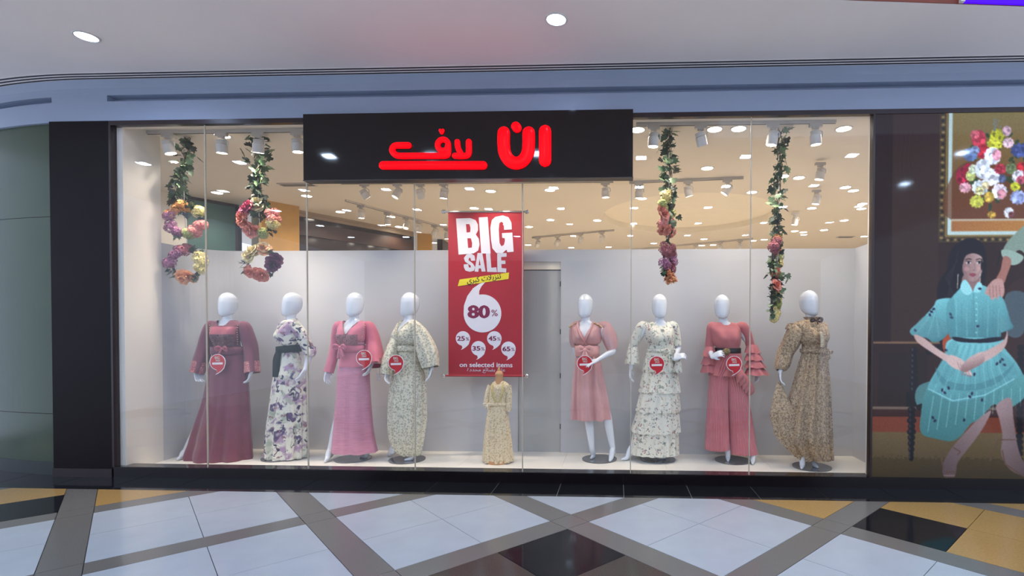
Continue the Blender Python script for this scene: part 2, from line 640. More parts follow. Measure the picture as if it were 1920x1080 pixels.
pr.box((DX1, YB, 0), (2.80, YB + 0.1, PT))
pr.build('wall_back', M['partition'], kind='structure')
rw = MB()
rw.box((XRW, YF + 0.06, 0.0), (XRW + 0.2, YB + 0.1, PT))
rw.box((XRW, YF + 0.06, PT), (XRW + 0.2, 5.35, SZ))
rw.build('wall_right', M['partition'], kind='structure')
rf = MB()
rf.box((2.405, YF + 0.05, 0.0), (2.74, YF + 0.12, SZ))           # back of the poster panel
rf.build('wall_poster_back', M['shop_wall'], kind='structure')
dr = MB()
dr.box((DX0 + 0.004, YB + 0.03, ZF), (DX1 - 0.004, YB + 0.065, 2.19))
door = dr.build('door_1', M['door'], kind='structure')
dh = MB()
dh.box((DX0, YB + 0.02, 2.20), (DX1, YB + 0.09, 2.29))
dh.build('transom', M['cove'], door)
for z in (2.03, 1.47, 0.95, 0.35):
    h = MB()
    h.box((DX1 - 0.012, YB + 0.012, z - 0.03), (DX1 - 0.002, YB + 0.032, z + 0.03))
    h.build('hinge', M['black_metal'], door)
ft = MB()
ft.box((DX0, YB + 0.07, 0), (DX1, YB + 0.12, DZ))
ft.build('wall_doorway', M['shop_wall'], kind='structure')

# shop ceiling with a round recessed cove
CX, CY, CR = 1.30, 9.35, 1.55
NC = 64
circ = [(CX + CR * math.cos(2 * PI * k / NC), CY + CR * math.sin(2 * PI * k / NC)) for k in range(NC)]
X0, X1, Y0, Y1 = -9.0, 7.0, YF + 0.05, 18.0
sq = []
for k in range(NC):
    a = 2 * PI * k / NC
    dx, dy = math.cos(a), math.sin(a)
    t = min(((X1 - CX) / dx if dx > 1e-6 else (X0 - CX) / dx if dx < -1e-6 else 1e9), ((Y1 - CY) / dy if dy > 1e-6 else (Y0 - CY) / dy if dy < -1e-6 else 1e9))
    sq.append([CX + dx * t, CY + dy * t])
for cx_, cy_ in ((X0, Y0), (X1, Y0), (X0, Y1), (X1, Y1)):
    k = min(range(NC), key=lambda q: math.hypot(sq[q][0] - cx_, sq[q][1] - cy_))
    sq[k] = [cx_, cy_]
for p in sq:                                                      # the ceiling keeps behind the receding left end of the shopfront
    if p[0] < -5.5 and p[1] < 6.4:
        p[1] = max(p[1], Y0 + (-5.5 - p[0]) / 3.5 * 1.5)
sc = MB()
sc.loft([[(p[0], p[1], SZ) for p in sq], [(p[0], p[1], SZ) for p in circ]])
sc.add([(p[0], p[1], SZ + 0.12) for p in sq], [tuple(range(NC))])
sc.build('shop_ceiling', M['shop_ceiling'], kind='structure')
cv = MB()
cv.loft([[(p[0], p[1], SZ) for p in circ], [(p[0], p[1], SZ + 0.11) for p in circ]], False, True)
cv.build('ceiling_cove', M['cove'], kind='structure')
bz = MB()                                                         # bulkhead just behind the glass, above the track
bz.box((XL, YF + 0.05, 3.507), (2.72, YF + 0.10, SZ))
bz.build('trim_4', M['shop_ceiling'], kind='structure')

# walls deep inside the shop, seen above the partition
def wall_between(name, a, b_, m, z1=SZ, z0=0.0, th=0.12, parent=None):
    (xa, ya), (xb, yb) = a, b_
    L = math.hypot(xb - xa, yb - ya)
    nx, ny = -(yb - ya) / L * th, (xb - xa) / L * th
    w = MB()
    w.prism([(xa, ya), (xb, yb), (xb + nx, yb + ny), (xa + nx, ya + ny)], z0, z1)
    return w.build(name, m, parent, **({} if parent else {'kind': 'structure'}))


g1, g2 = at(350, 367, Z=SZ), at(449, 385, Z=SZ)
m1, m2 = at(490, 374, Z=SZ), at(561, 387, Z=SZ)
wall_between('wall_shop_left', (-7.3, 6.6), (g1.x, g1.y), M['shop_wall'])
tw = wall_between('wall_teal', (g1.x, g1.y), (g2.x, g2.y), M['teal_wall'])
wall_between('moulding', (g1.x, g1.y - 0.03), (g2.x, g2.y - 0.03), M['dark_wood'], SZ, SZ - 0.045, 0.03, tw)
wall_between('jamb', (g2.x - 0.09, g2.y - 0.06), (g2.x + 0.01, g2.y - 0.05), M['dark_wood'], SZ - 0.04, 0, 0.1, tw)
wall_between('wall_mustard_shade', (g2.x + 0.02, g2.y + 0.25), (m1.x + 0.05, m1.y + 0.25), M['mustard_shade'])  # shaded stretch of the mustard wall, in its darkened colour
wall_between('wall_mustard', (m1.x, m1.y), (m2.x, m2.y), M['mustard'])
d1, d2 = at(561, 395, Z=SZ), at(778, 436, Z=SZ)
dw = wall_between('wall_dark', (d1.x, d1.y), (d2.x, d2.y), M['brown_glass'])
wall_between('crown_moulding', (d1.x, d1.y - 0.06), (d2.x, d2.y - 0.06), M['taupe'], SZ, SZ - 0.10, 0.06, dw)
wall_between('crown_moulding', (d1.x, d1.y - 0.10), (d2.x, d2.y - 0.10), M['taupe'], SZ, SZ - 0.045, 0.06, dw)
wall_between('header_rail', (d1.x, d1.y - 0.05), (d2.x, d2.y - 0.05), M['dark_wood'], SZ - 0.18, SZ - 0.42, 0.05, dw)
wall_between('end_post', (d2.x - 0.12, d2.y - 0.10), (d2.x, d2.y - 0.06), M['dark_wood'], SZ, 0, 0.1, dw)
e1, e2 = at(779, 440, Z=SZ), at(788, 441, Z=SZ)
wall_between('wall_mustard_far', (d2.x + 0.01, d2.y + 0.1), (d2.x + 0.30, d2.y + 0.16), M['mustard'])
f1, f2 = at(790, 449, Z=SZ), at(842, 456, Z=SZ)
wall_between('wall_dark_far', (d2.x + 0.32, d2.y + 0.8), (f2.x, f2.y), M['brown_glass'])
rb = MB()
rb.box((-9, 18.0, 0), (7, 18.2, SZ))
rb.build('wall_shop_back', M['shop_wall'], kind='structure')
rb = MB()
rb.box((6.4, 6.2, 0), (6.6, 18, SZ))
rb.build('wall_shop_right', M['shop_wall'], kind='structure')
rb = MB()
rb.box((-9, YB + 0.3, -0.06), (7, 18.0, 0.0))
rb.build('floor_shop', mat('shop_floor', (222, 212, 196), 0.3), kind='structure')

# ---------------------------------------------------------------- shop sign
YS = YF - 0.085
def px(x, y, Y):
    return tuple(at(x, y, Y))


sa, sb_ = at(569, 338, YS), at(1187, 211, YS)
sign = thing('shop_sign', 'glossy black shop sign with glowing red rounded Arabic lettering above the window', 'sign', ((sa.x + sb_.x) / 2, YF, sa.z))
b = MB()
b.box((sa.x, YS, sa.z), (sb_.x, YF + 0.02, 3.552))
b.build('sign_box', M['sign_black'], sign)
b = MB()
b.box((sa.x - 0.004, YS - 0.004, sa.z - 0.006), (sb_.x + 0.004, YF + 0.02, sa.z))
b.build('bottom_edge', M['frame_dark'], sign)
PXS = (at(1000, 300, YS).x - at(900, 300, YS).x) / 100        # metres per photo pixel at the sign


def stroke(name, pts, r, closed=False):
    b = MB()
    b.tube([px(x, y, YS - 0.012) for x, y in pts], [r * PXS * 0.95] * len(pts), n=14, sub=6, flat=min(1.0, 0.024 / (r * PXS)))
    return b


letters = [
    [([(1022, 246), (1022, 301)], 12.0)],
    [([(944.5, 249), (944.5, 272), (947, 288), (955.5, 301), (968, 306), (980.5, 301), (989, 288), (991.3, 272), (991.3, 249)], 12.2), ([(967, 237), (969.5, 240)], 9.0)],
    [([(879, 266), (879, 284), (876, 291), (866, 292.5), (853, 292)], 5.6), ([(857.5, 266), (859, 278), (865, 289)], 5.2)],
    [([(830.5 + 10 * math.cos(a), 272 + 10.5 * math.sin(a)) for a in [k * PI / 6 for k in range(-4, 9)]], 5.2), ([(840, 274), (840, 284), (837, 291), (820, 292), (780, 292), (748, 292), (738, 287), (735.5, 280), (740, 273.5), (750, 272.5), (766, 272.5)], 5.8),
     ([(825.5, 244.5), (828, 249)], 2.9), ([(830.5, 244.5), (828.5, 249)], 2.9)],
    [([(718, 310), (906, 310)], 8.0)],
]
for L in letters:
    b = MB()
    for pts, r in L:
        q = stroke('', pts, r)
        b.add(q.v, q.f)
    b.build('letter', M['sign_red'], sign, smooth=True)

# ---------------------------------------------------------------- flat print helpers
def text_mesh(s, bold=0.0):
    c = bpy.data.curves.new('print', 'FONT')
    c.body = s
    c.offset = bold
    c.resolution_u = 3
    o = bpy.data.objects.new('print', c)
    COL.objects.link(o)
    dg = bpy.context.evaluated_depsgraph_get()
    dg.update()
    me = bpy.data.meshes.new_from_object(o.evaluated_get(dg))
    bpy.data.objects.remove(o)
    bpy.data.curves.remove(c)
    return me


def text_fit(name, s, cx, cz, w, h, Y, m, parent, bold=0.0, rot=0.0):
    """flat lettering of width w and height h centred on (cx, cz) in the plane Y, facing the mall"""
    me = text_mesh(s)
    n = len(me.vertices)
    co = np.zeros(n * 3)
    me.vertices.foreach_get('co', co)
    co = co.reshape(-1, 3)
    if bold:                                                      # heavier strokes: the outline printed a few times, slightly shifted
        F_ = [tuple(q.vertices) for q in me.polygons]
        sh_ = [(-bold, 0, 0), (bold, 0, 0), (0, bold * .6, 0), (0, -bold * .6, 0), (0, 0, 0)]
        co = np.concatenate([co + np.array(d) for d in sh_])
        layer = np.repeat(np.arange(5), n) * 0.00012              # copies a hair apart
        bpy.data.meshes.remove(me)
        me = bpy.data.meshes.new('print')
        me.from_pydata(co.tolist(), [], [tuple(i + k * n for i in f) for k in range(5) for f in F_])
        n = len(me.vertices)
    else:
        layer = np.zeros(n)
    lo, hi = co.min(0), co.max(0)
    q = (co - (lo + hi) / 2) * np.array([w / (hi[0] - lo[0]), h / (hi[1] - lo[1]), 0])
    ca, sa_ = math.cos(rot), math.sin(rot)
    out = np.stack([cx + q[:, 0] * ca - q[:, 1] * sa_, Y - layer, cz + q[:, 0] * sa_ + q[:, 1] * ca], 1)
    me.vertices.foreach_set('co', out.ravel())
    me.materials.clear()
    me.materials.append(m)
    me.name = name
    me.update()
    return link(name, me, parent)


def flat(mb, pts, Y, th=0.0012):
    """thin plate cut to an outline of (x, z) points, front face at Y"""
    n = len(pts)
    mb.add([(p[0], Y, p[1]) for p in pts] + [(p[0], Y + th, p[1]) for p in pts],
           [tuple(range(n)), tuple(range(n, 2 * n))[::-1]] + [(i, n + i, n + (i + 1) % n, (i + 1) % n) for i in range(n)])


def quote(cx, cz, r, tail, up=False, n=28):
    """comma-shaped speech bubble: a disc with one curved tail"""
    s = 1 if up else -1
    pts = []
    if up:                                                        # tail rises on the left and leans right, like a 6
        a0, a1 = math.radians(100), math.radians(100 + 325 - 50)
        for k in range(n):
            a = a0 - (math.radians(285)) * k / (n - 1)
            pts.append((cx + r * math.cos(a), cz + r * math.sin(a)))
        pts += [(cx - 0.98 * r, cz + 0.42 * r), (cx - 0.80 * r, cz + 0.92 * r), (cx - 0.50 * r, cz + 1.32 * r), (cx - 0.16 * r, cz + 1.55 * r), (cx + 0.18 * r, cz + 1.68 * r),
                (cx - 0.05 * r, cz + 1.42 * r), (cx - 0.17 * r, cz + 1.18 * r)]
    else:
        a0 = math.radians(-100)
        for k in range(n):
            a = a0 - math.radians(285) * k / (n - 1)
            pts.append((cx + r * math.cos(a), cz + r * math.sin(a)))
        pts += [(cx + 0.80 * r, cz - 0.80 * r), (cx + 0.45 * r, cz - 1.15 * r), (cx + 0.05 * r, cz - 1.42 * r), (cx - 0.30 * r, cz - 1.58 * r), (cx - 0.08 * r, cz - 1.28 * r)]
    return pts


# ---------------------------------------------------------------- sale banner
YBN = 5.62
ba, bz_ = at(841, 706, YBN), at(982, 395, YBN)
banner = thing('sale_banner', 'tall red BIG SALE banner with white percentage bubbles hanging in the window', 'banner', ((ba.x + bz_.x) / 2, YBN, ba.z))
b = MB()
b.box((ba.x, YBN, ba.z), (bz_.x, YBN + 0.003, bz_.z))
b.build('sheet', M['banner_red'], banner)
BS = 572 / 180.0


def bp(cx, cy):
    v = at(820 + cx / BS, 380 + cy / BS, YBN)
    return (v.x, v.z)


BPX = (bp(100, 0)[0] - bp(0, 0)[0]) / 100
for yy in (397, 704.5):
    v0, v1 = at(832, yy, YBN), at(988, yy, YBN)
    r = MB()
    r.tube([(v0.x, YBN, v0.z), (v1.x, YBN, v1.z)], [0.009, 0.009], n=10, sub=1)
    rod = r.build('rod', M['banner_red'] if yy > 600 else M['chrome'], banner, smooth=True)
    for v in (v0, v1):
        k = MB()
        k.ball((v.x, YBN, v.z), 0.026, n=16, m=10)
        k.build('ball_end', M['chrome'], rod, smooth=True, loc=(0, 0, 0))
for xx in (839, 979):
    v = at(xx, 397, YBN)
    k = MB()
    k.tube([(v.x, YBN, v.z), (v.x, YBN, SZ)], [0.004, 0.004], n=6, sub=1)
    k.build('cable', M['track'], banner)


def bprint(name, polys, m, dy):
    k = MB()
    for p in polys:
        flat(k, [bp(*q) for q in p], YBN - dy)
    return k.build(name, m, banner)


bprint('letter', [[(112, 95), (196, 92), (228, 104), (242, 130), (243, 165), (230, 190), (247, 215), (252, 250), (244, 285), (218, 302), (127, 310)]], M['banner_white'], 0.0030)
bprint('letter', [[(247, 88), (300, 86), (318, 303), (262, 303)]], M['banner_white'], 0.0024)
bprint('letter', [[(325, 105), (345, 85), (390, 76), (425, 88), (442, 120), (444, 160), (398, 162), (396, 125), (382, 113), (370, 122), (366, 160), (371, 240), (382, 260), (397, 252), (403, 228), (402, 212), (387, 210), (385, 182), (447, 178), (455, 292), (418, 296), (412, 280), (388, 301), (352, 300), (328, 272), (320, 220), (316, 150)]], M['banner_white'], 0.0030)
bprint('letter_counter', [[(171, 128), (192, 128), (198, 150), (196, 176), (175, 178)]], M['banner_red'], 0.0036)
bprint('letter_counter', [[(179, 212), (200, 212), (208, 240), (206, 268), (184, 270)]], M['banner_red'], 0.0036)
bprint('letter', [[(158, 330), (175, 308), (200, 302), (222, 316), (226, 345), (202, 347), (198, 330), (190, 328), (185, 342), (212, 362), (226, 385), (218, 405), (195, 412), (168, 405), (158, 385), (158, 368), (184, 366), (188, 385), (198, 388), (200, 376), (166, 352)]], M['banner_grey'], 0.0018)
bprint('letter', [[(240, 300), (268, 300), (288, 410), (264, 411), (260, 392), (247, 392), (244, 412), (222, 410)]], M['banner_grey'], 0.0018)
bprint('letter_counter', [[(252, 335), (258, 373), (247, 373)]], M['banner_red'], 0.0024)
bprint('letter', [[(290, 302), (315, 300), (322, 388), (352, 385), (355, 414), (297, 412)]], M['banner_grey'], 0.0014)
bprint('letter', [[(357, 302), (412, 300), (413, 322), (380, 324), (381, 345), (405, 345), (406, 365), (382, 366), (383, 390), (411, 392), (410, 416), (358, 414)]], M['banner_grey'], 0.0018)
bprint('yellow_strip', [[(133, 458), (428, 416), (424, 455), (122, 498)]], M['banner_yellow'], 0.0030)
tx = bp(278, 455)
text_fit('strip_lettering', '\ufeef\ufeae\ufe92\ufedb \ufe95\ufefc\ufef3\ufeb0\ufee8\ufe97', tx[0], tx[1], 205 * BPX, 42 * BPX, YBN - 0.0038, M['banner_black'], banner, bold=0.02, rot=math.radians(8))
big = bp(269, 660)
k = MB()
flat(k, quote(big[0], big[1], 112 * BPX, 0, up=True), YBN - 0.0020)
k.build('bubble', M['banner_white'], banner)
t_ = bp(247, 650)
text_fit('lettering', '80', t_[0], t_[1], 134 * BPX, 78 * BPX, YBN - 0.0030, M['banner_ink'], banner, bold=0.05)
t_ = bp(341, 657)
text_fit('lettering', '%', t_[0], t_[1], 38 * BPX, 38 * BPX, YBN - 0.0030, M['banner_ink'], banner, bold=0.01)
for s_, cx_, cy_ in (('25', 153, 809), ('35', 245, 868), ('45', 340, 809), ('65', 424, 871)):
    c_ = bp(cx_, cy_)
    k = MB()
    flat(k, quote(c_[0], c_[1], 43 * BPX, 0), YBN - 0.0020)
    k.build('bubble', M['banner_white'], banner)
    t_ = bp(cx_ - 12, cy_)
    text_fit('lettering', s_, t_[0], t_[1], 48 * BPX, 28 * BPX, YBN - 0.0030, M['banner_ink'], banner, bold=0.04)
    t_ = bp(cx_ + 27, cy_ + 3)
    text_fit('lettering', '%', t_[0], t_[1], 20 * BPX, 20 * BPX, YBN - 0.0030, M['banner_ink'], banner, bold=0.01)
t_ = bp(290, 966)
text_fit('lettering', 'on selected items', t_[0], t_[1], 316 * BPX, 28 * BPX, YBN - 0.0022, M['banner_white'], banner, bold=0.025)
t_ = bp(291, 1000)
text_fit('lettering', '\ufe93\ufea9\ufeaa\ufea4\ufee3 \ufeca\ufe8b\ufe8e\ufec0\ufe91 \ufef0\ufee0\ufecb', t_[0], t_[1], 228 * BPX, 30 * BPX, YBN - 0.0022, M['banner_grey'], banner, bold=0.015)

# ---------------------------------------------------------------- printed fashion poster (one flat print, painted per vertex)
PW, PH, PS = 356, 684, 1.12                                       # print size in its own units, units per vertex
GW, GH = int(PW / PS), int(PH / PS)
SS = 2
img = np.zeros((GH * SS, GW * SS, 3))
yy_, xx_ = np.mgrid[0:GH * SS, 0:GW * SS]
yy_ = (yy_ + 0.5) * PS / SS
xx_ = (xx_ + 0.5) * PS / SS
rng = np.random.RandomState(3)


def smooth_poly(pts, sub=6):
    n = len(pts)
    out = []
    for i in range(n):
        p0, p1, p2, p3 = [np.array(pts[(i + k) % n], float) for k in (-1, 0, 1, 2)]
        for k in range(sub):
            t = k / sub
            out.append(0.5 * (2 * p1 + (p2 - p0) * t + (2 * p0 - 5 * p1 + 4 * p2 - p3) * t * t + (3 * p1 - p0 - 3 * p2 + p3) * t ** 3))
    return out


def inside(pts):
    P = np.array(pts)
    x0, x1, y0, y1 = P[:, 0].min(), P[:, 0].max(), P[:, 1].min(), P[:, 1].max()
    a = max(0, int(x0 / PS * SS) - 1)
    b_ = min(GW * SS, int(x1 / PS * SS) + 2)
    c = max(0, int(y0 / PS * SS) - 1)
    d = min(GH * SS, int(y1 / PS * SS) + 2)
    if b_ <= a or d <= c:
        return None
    X, Y = xx_[c:d, a:b_], yy_[c:d, a:b_]
    r = np.zeros(X.shape, bool)
    n = len(P)
    for i in range(n):
        xa, ya = P[i]
        xb, yb = P[(i + 1) % n]
        if ya == yb:
            continue
        r ^= ((ya > Y) != (yb > Y)) & (X < (xb - xa) * (Y - ya) / (yb - ya) + xa)
    return (slice(c, d), slice(a, b_)), r, X, Y


def paint(pts, col, curve=True, grad=None, noise=0.0, alpha=1.0, off=(1637, 213)):
    """fills an outline given in photo units; grad = (colour at the far end, direction) blends across the shape"""
    q = [(p[0] - off[0], p[1] - off[1]) for p in pts]
    if curve:
        q = smooth_poly(q)
    res = inside(q)
    if res is None:
        return
    sl_, r, X, Y = res
    c = np.ones(X.shape + (3,)) * np.array(col, float)
    if grad:
        c2, dx, dy = grad
        t = X * dx + Y * dy
        if r.any():
            lo, hi = t[r].min(), t[r].max()
            t = np.clip((t - lo) / max(1e-6, hi - lo), 0, 1)[..., None]
            c = c * (1 - t) + np.array(c2, float) * t
    if noise:
        c = c * (1 + noise * (rng.rand(*X.shape, 1) - 0.5))
    m = r[..., None] * alpha
    img[sl_] = img[sl_] * (1 - m) + c * m


def ell(cx, cy, rx, ry, col, rot=0.0, **k):
    paint([(cx + rx * math.cos(a) * math.cos(rot) - ry * math.sin(a) * math.sin(rot), cy + rx * math.cos(a) * math.sin(rot) + ry * math.sin(a) * math.cos(rot)) for a in [2 * PI * i / 16 for i in range(16)]], col, curve=False, **k)


def rect(x0, y0, x1, y1, col, **k):
    paint([(x0, y0), (x1, y0), (x1, y1), (x0, y1)], col, curve=False, **k)


def line(pts, w, col, **k):
    for (xa, ya), (xb, yb) in zip(pts, pts[1:]):
        L = max(1e-6, math.hypot(xb - xa, yb - ya))
        nx, ny = -(yb - ya) / L * w / 2, (xb - xa) / L * w / 2
        paint([(xa + nx, ya + ny), (xb + nx, yb + ny), (xb - nx, yb - ny), (xa - nx, ya - ny)], col, curve=False, **k)


# panelled room
rect(1630, 200, 2000, 910, (48, 27, 22), noise=0.10)
for k in range(60):
    gx = 1640 + rng.rand() * 350
    line([(gx, 213), (gx + rng.randn() * 3, 640)], 0.8, (44, 24, 20), alpha=0.5)
rect(1637, 213, 1672, 640, (38, 17, 16), noise=0.12)
rect(1672, 213, 1760, 640, (56, 35, 28), noise=0.10)
for k in range(7):
    line([(1655 + 9 * k, 240), (1660 + 8 * k, 270), (1654 + 8.5 * k, 300), (1661 + 8 * k, 350)], 1.0, (40, 22, 18), alpha=0.7)
rect(1637, 639, 2000, 643, (112, 84, 62))
rect(1637, 643, 2000, 660, (44, 23, 18), noise=0.1)
rect(1648, 660, 1742, 760, (38, 24, 20), noise=0.1)
rect(1637, 762, 2000, 767, (98, 82, 70))
rect(1637, 767, 2000, 783, (58, 28, 22))
rect(1637, 781, 2000, 810, (104, 50, 32), noise=0.1)
rect(1637, 810, 2000, 900, (92, 76, 48), noise=0.14, grad=((64, 54, 36), 0, 1))
# framed still life
rect(1759, 205, 2000, 454, (74, 58, 34), noise=0.5)
for k in range(34):
    ell(1765 + rng.randn(), 214 + 7 * k, 3.2, 2.2, (128, 108, 66) if k % 2 else (40, 32, 22))
for k in range(32):
    ell(1770 + 7 * k, 449 + rng.randn() * 0.6, 2.6, 2.4, (128, 108, 66) if k % 2 else (40, 32, 22))
rect(1772, 205, 2000, 443, (124, 104, 56), noise=0.12)
rect(1774.5, 205, 1776.5, 441, (70, 54, 30))
rect(1776, 205, 2000, 440, (176, 196, 190))
rect(1783, 205, 2000, 433, (118, 104, 56), noise=0.16, grad=((98, 52, 28), 0, 1))
paint([(1783, 330), (1830, 300), (1900, 320), (1990, 300), (1990, 412), (1783, 412)], (92, 50, 28), noise=0.2, alpha=0.7)
rect(1783, 410, 2000, 414, (196, 186, 160), alpha=0.8)
rect(1783, 414, 2000, 433, (150, 96, 50), noise=0.2, grad=((176, 120, 52), 1, 0))
for k in range(46):
    a = rng.rand() * 2 * PI
    q = rng.rand() ** 0.5
    ell(1866 + 62 * q * math.cos(a), 318 + 74 * q * math.sin(a), 5 + 3 * rng.rand(), 3.5, (58, 74, 42), rot=rng.rand() * 3, noise=0.3)
blooms = [(1832, 262, 13, 17, (190, 60, 76)), (1840, 285, 11, 14, (184, 40, 56)), (1825, 254, 8, 8, (206, 96, 108)), (1866, 257, 13, 13, (176, 176, 36)), (1862, 272, 14, 10, (206, 204, 60)), (1884, 248, 8, 10, (186, 150, 160)), (1887, 270, 10, 9, (222, 188, 196)),
          (1817, 291, 13, 12, (96, 120, 164)), (1826, 283, 8, 8, (124, 142, 178)), (1908, 284, 16, 12, (70, 84, 140)), (1803, 331, 12, 18, (170, 36, 66)), (1812, 320, 9, 14, (150, 24, 52)), (1808, 352, 11, 9, (220, 160, 170)), (1818, 330, 9, 10, (180, 188, 110)), (1822, 318, 8, 9, (206, 216, 180)),
          (1858, 294, 15, 16, (226, 226, 236)), (1866, 292, 8, 11, (220, 150, 166)), (1840, 318, 14, 19, (222, 228, 236)), (1858, 333, 16, 15, (230, 232, 240)), (1836, 352, 15, 13, (220, 228, 232)), (1873, 318, 11, 9, (170, 50, 66)), (1893, 318, 10, 10, (118, 134, 88)), (1913, 315, 10, 9, (180, 40, 50)),
          (1908, 333, 13, 12, (226, 222, 230)), (1911, 339, 8, 8, (196, 90, 110)), (1877, 336, 7, 8, (86, 98, 130)), (1872, 360, 14, 14, (226, 214, 222)), (1876, 364, 8, 9, (206, 140, 150)), (1901, 351, 9, 8, (196, 196, 50)), (1907, 371, 15, 12, (158, 168, 214)), (1853, 370, 9, 10, (206, 170, 70)),
          (1830, 378, 13, 11, (190, 190, 76)), (1835, 358, 8, 8, (222, 214, 150)), (1890, 399, 9, 10, (206, 206, 210)), (1895, 403, 6, 6, (110, 60, 60)), (1858, 403, 8, 6, (190, 150, 60)), (1846, 348, 7, 7, (214, 196, 150)), (1930, 330, 14, 16, (180, 60, 70)), (1940, 290, 14, 16, (96, 110, 160)), (1936, 362, 13, 12, (214, 206, 180))]
for cx_, cy_, rx_, ry_, c_ in blooms:
    for k in range(11):
        a = 2 * PI * k / 11
        w = 0.72 + 0.4 * rng.rand()
        ell(cx_ + rx_ * .72 * math.cos(a), cy_ + ry_ * .72 * math.sin(a), rx_ * .36, ry_ * .30, tuple(min(255, v * w) for v in c_), rot=a, noise=0.25)
    for k in range(16):
        a, q = rng.rand() * 2 * PI, rng.rand() * 0.7
        w = 1 + (rng.rand() - 0.6) * 0.7
        ell(cx_ + rx_ * q * math.cos(a), cy_ + ry_ * q * math.sin(a), rx_ * 0.36, ry_ * 0.26, tuple(min(255, v * w) for v in c_), rot=rng.rand() * 3)
for k in range(14):
    ell(1862 + rng.randn() * 4, 226 + k * 1.6, 2, 2, (108, 110, 96))
# carved chair
DK = (20, 17, 22)
for cy_, r_ in ((655, 7), (666, 6), (676, 7), (686, 7.5), (697, 8), (708, 8.5), (719, 9.5), (729, 8)):
    ell(1716, cy_, r_, 6.5, DK)
    ell(1713, cy_ - 1, 1.6, 3, (70, 66, 76))
rect(1702, 733, 1734, 762, DK)
paint([(1726, 722), (1790, 712), (1800, 764), (1728, 764)], (70, 112, 112), noise=0.1)
paint([(1730, 756), (1800, 756), (1800, 772), (1730, 770)], DK)
for cy_, r_ in ((768, 8), (778, 7), (788, 9), (799, 7), (809, 8.5), (820, 7), (831, 6.5), (842, 5.5), (851, 4), (858, 4.5)):
    ell(1713, cy_, r_, 6.5, DK)
    ell(1710, cy_ - 1, 1.5, 3, (60, 56, 66))
for cy_ in range(612, 660, 9):
    ell(1769, cy_, 5, 5.5, DK)
paint([(1740, 655), (1775, 640), (1780, 650), (1745, 664)], DK)
paint([(1772, 628), (1800, 620), (1805, 660), (1774, 660)], (150, 62, 36))
paint([(1885, 550), (1960, 548), (1960, 780), (1895, 780)], (58, 34, 28), noise=0.1)
paint([(1886, 552), (1925, 552), (1920, 624), (1888, 622)], (66, 78, 84))
for cy_ in range(650, 890, 11):
    ell(1916, cy_, 7, 6, DK)
    ell(1962, cy_, 7, 6, DK)
# hair behind, neck, face
HAIR = (22, 18, 26)
paint([(1800, 452), (1818, 446), (1838, 452), (1848, 470), (1850, 500), (1846, 530), (1836, 545), (1812, 552), (1804, 568), (1790, 572), (1772, 566), (1760, 562), (1758, 540), (1764, 522), (1776, 505), (1778, 485), (1786, 464)], HAIR)
for k in range(12):
    line([(1796 + 2 * k * 0.6, 470), (1786 - k * 1.2, 520), (1775 + k * 2, 562)], 0.9, (44, 36, 46), alpha=0.6)
SK, SKD, SKL = (176, 146, 138), (128, 98, 94), (196, 168, 160)
paint([(1807, 515), (1836, 515), (1834, 545), (1822, 560), (1806, 545)], SKD)
paint([(1804, 486), (1808, 476), (1820, 471), (1834, 473), (1842, 484), (1843, 500), (1839, 515), (1830, 525), (1820, 526), (1810, 517), (1805, 502)], SK, grad=(SKD, -1, 0))
paint([(1804, 492), (1811, 505), (1817, 522), (1808, 516), (1803, 503)], SKD, alpha=0.5)
paint([(1838, 503), (1842, 500), (1838, 515), (1831, 524), (1826, 524)], SKD, alpha=0.35)
ell(1813, 503, 5, 4, (190, 140, 134), alpha=0.5)
ell(1836, 502, 3.5, 4, (190, 140, 134), alpha=0.5)
paint([(1796, 480), (1806, 462), (1828, 462), (1844, 474), (1847, 492), (1840, 480), (1826, 474), (1812, 478), (1806, 492), (1802, 515), (1797, 505)], HAIR)
for ex in (1816, 1836):
    line([(ex - 6, 486.5), (ex, 484), (ex + 6, 485.5)], 1.8, (46, 34, 36))
    ell(ex, 491.5, 5, 2.3, (210, 196, 192))
    ell(ex + 0.3, 491.5, 2.3, 2.3, (30, 22, 24))
    line([(ex - 5.5, 490), (ex, 488.6), (ex + 5.5, 490)], 1.1, (26, 20, 22))
line([(1827, 492), (1829, 503), (1825, 505)], 1.2, SKD)
ell(1827, 505.5, 3.4, 1.4, (140, 106, 100))
paint([(1817, 513), (1824, 511), (1831, 513), (1825, 518)], (132, 62, 74))
ell(1841, 496, 2, 10, HAIR)
line([(1797, 512), (1796, 540)], 1.2, (214, 200, 180))
line([(1839, 512), (1838, 534)], 1.2, (214, 200, 180))
# turquoise dress
TQ, TQD, TQL = (112, 182, 184), (64, 116, 122), (142, 204, 204)
paint([(1760, 560), (1752, 572), (1738, 588), (1722, 604), (1708, 618), (1714, 628), (1738, 632), (1752, 640), (1768, 636), (1784, 618), (1796, 590), (1790, 560)], TQ, grad=(TQD, 0.3, 1))
paint([(1862, 548), (1880, 556), (1890, 580), (1896, 600), (1902, 612), (1890, 618), (1872, 622), (1862, 600)], TQ, grad=(TQD, 1, 0.4))
paint([(1800, 540), (1812, 528), (1824, 545), (1838, 532), (1866, 548), (1876, 575), (1876, 610), (1872, 634), (1790, 634), (1782, 610), (1778, 570)], TQ, grad=(TQD, 0.2, 1), noise=0.03)
paint([(1804, 528), (1812, 524), (1824, 544), (1814, 552), (1802, 542)], TQL)
paint([(1834, 528), (1842, 532), (1838, 546), (1826, 545)], TQL)
line([(1826, 548), (1830, 632)], 1.0, TQD)
for k in range(7):
    ell(1832, 556 + 11 * k, 1.4, 1.4, TQL)
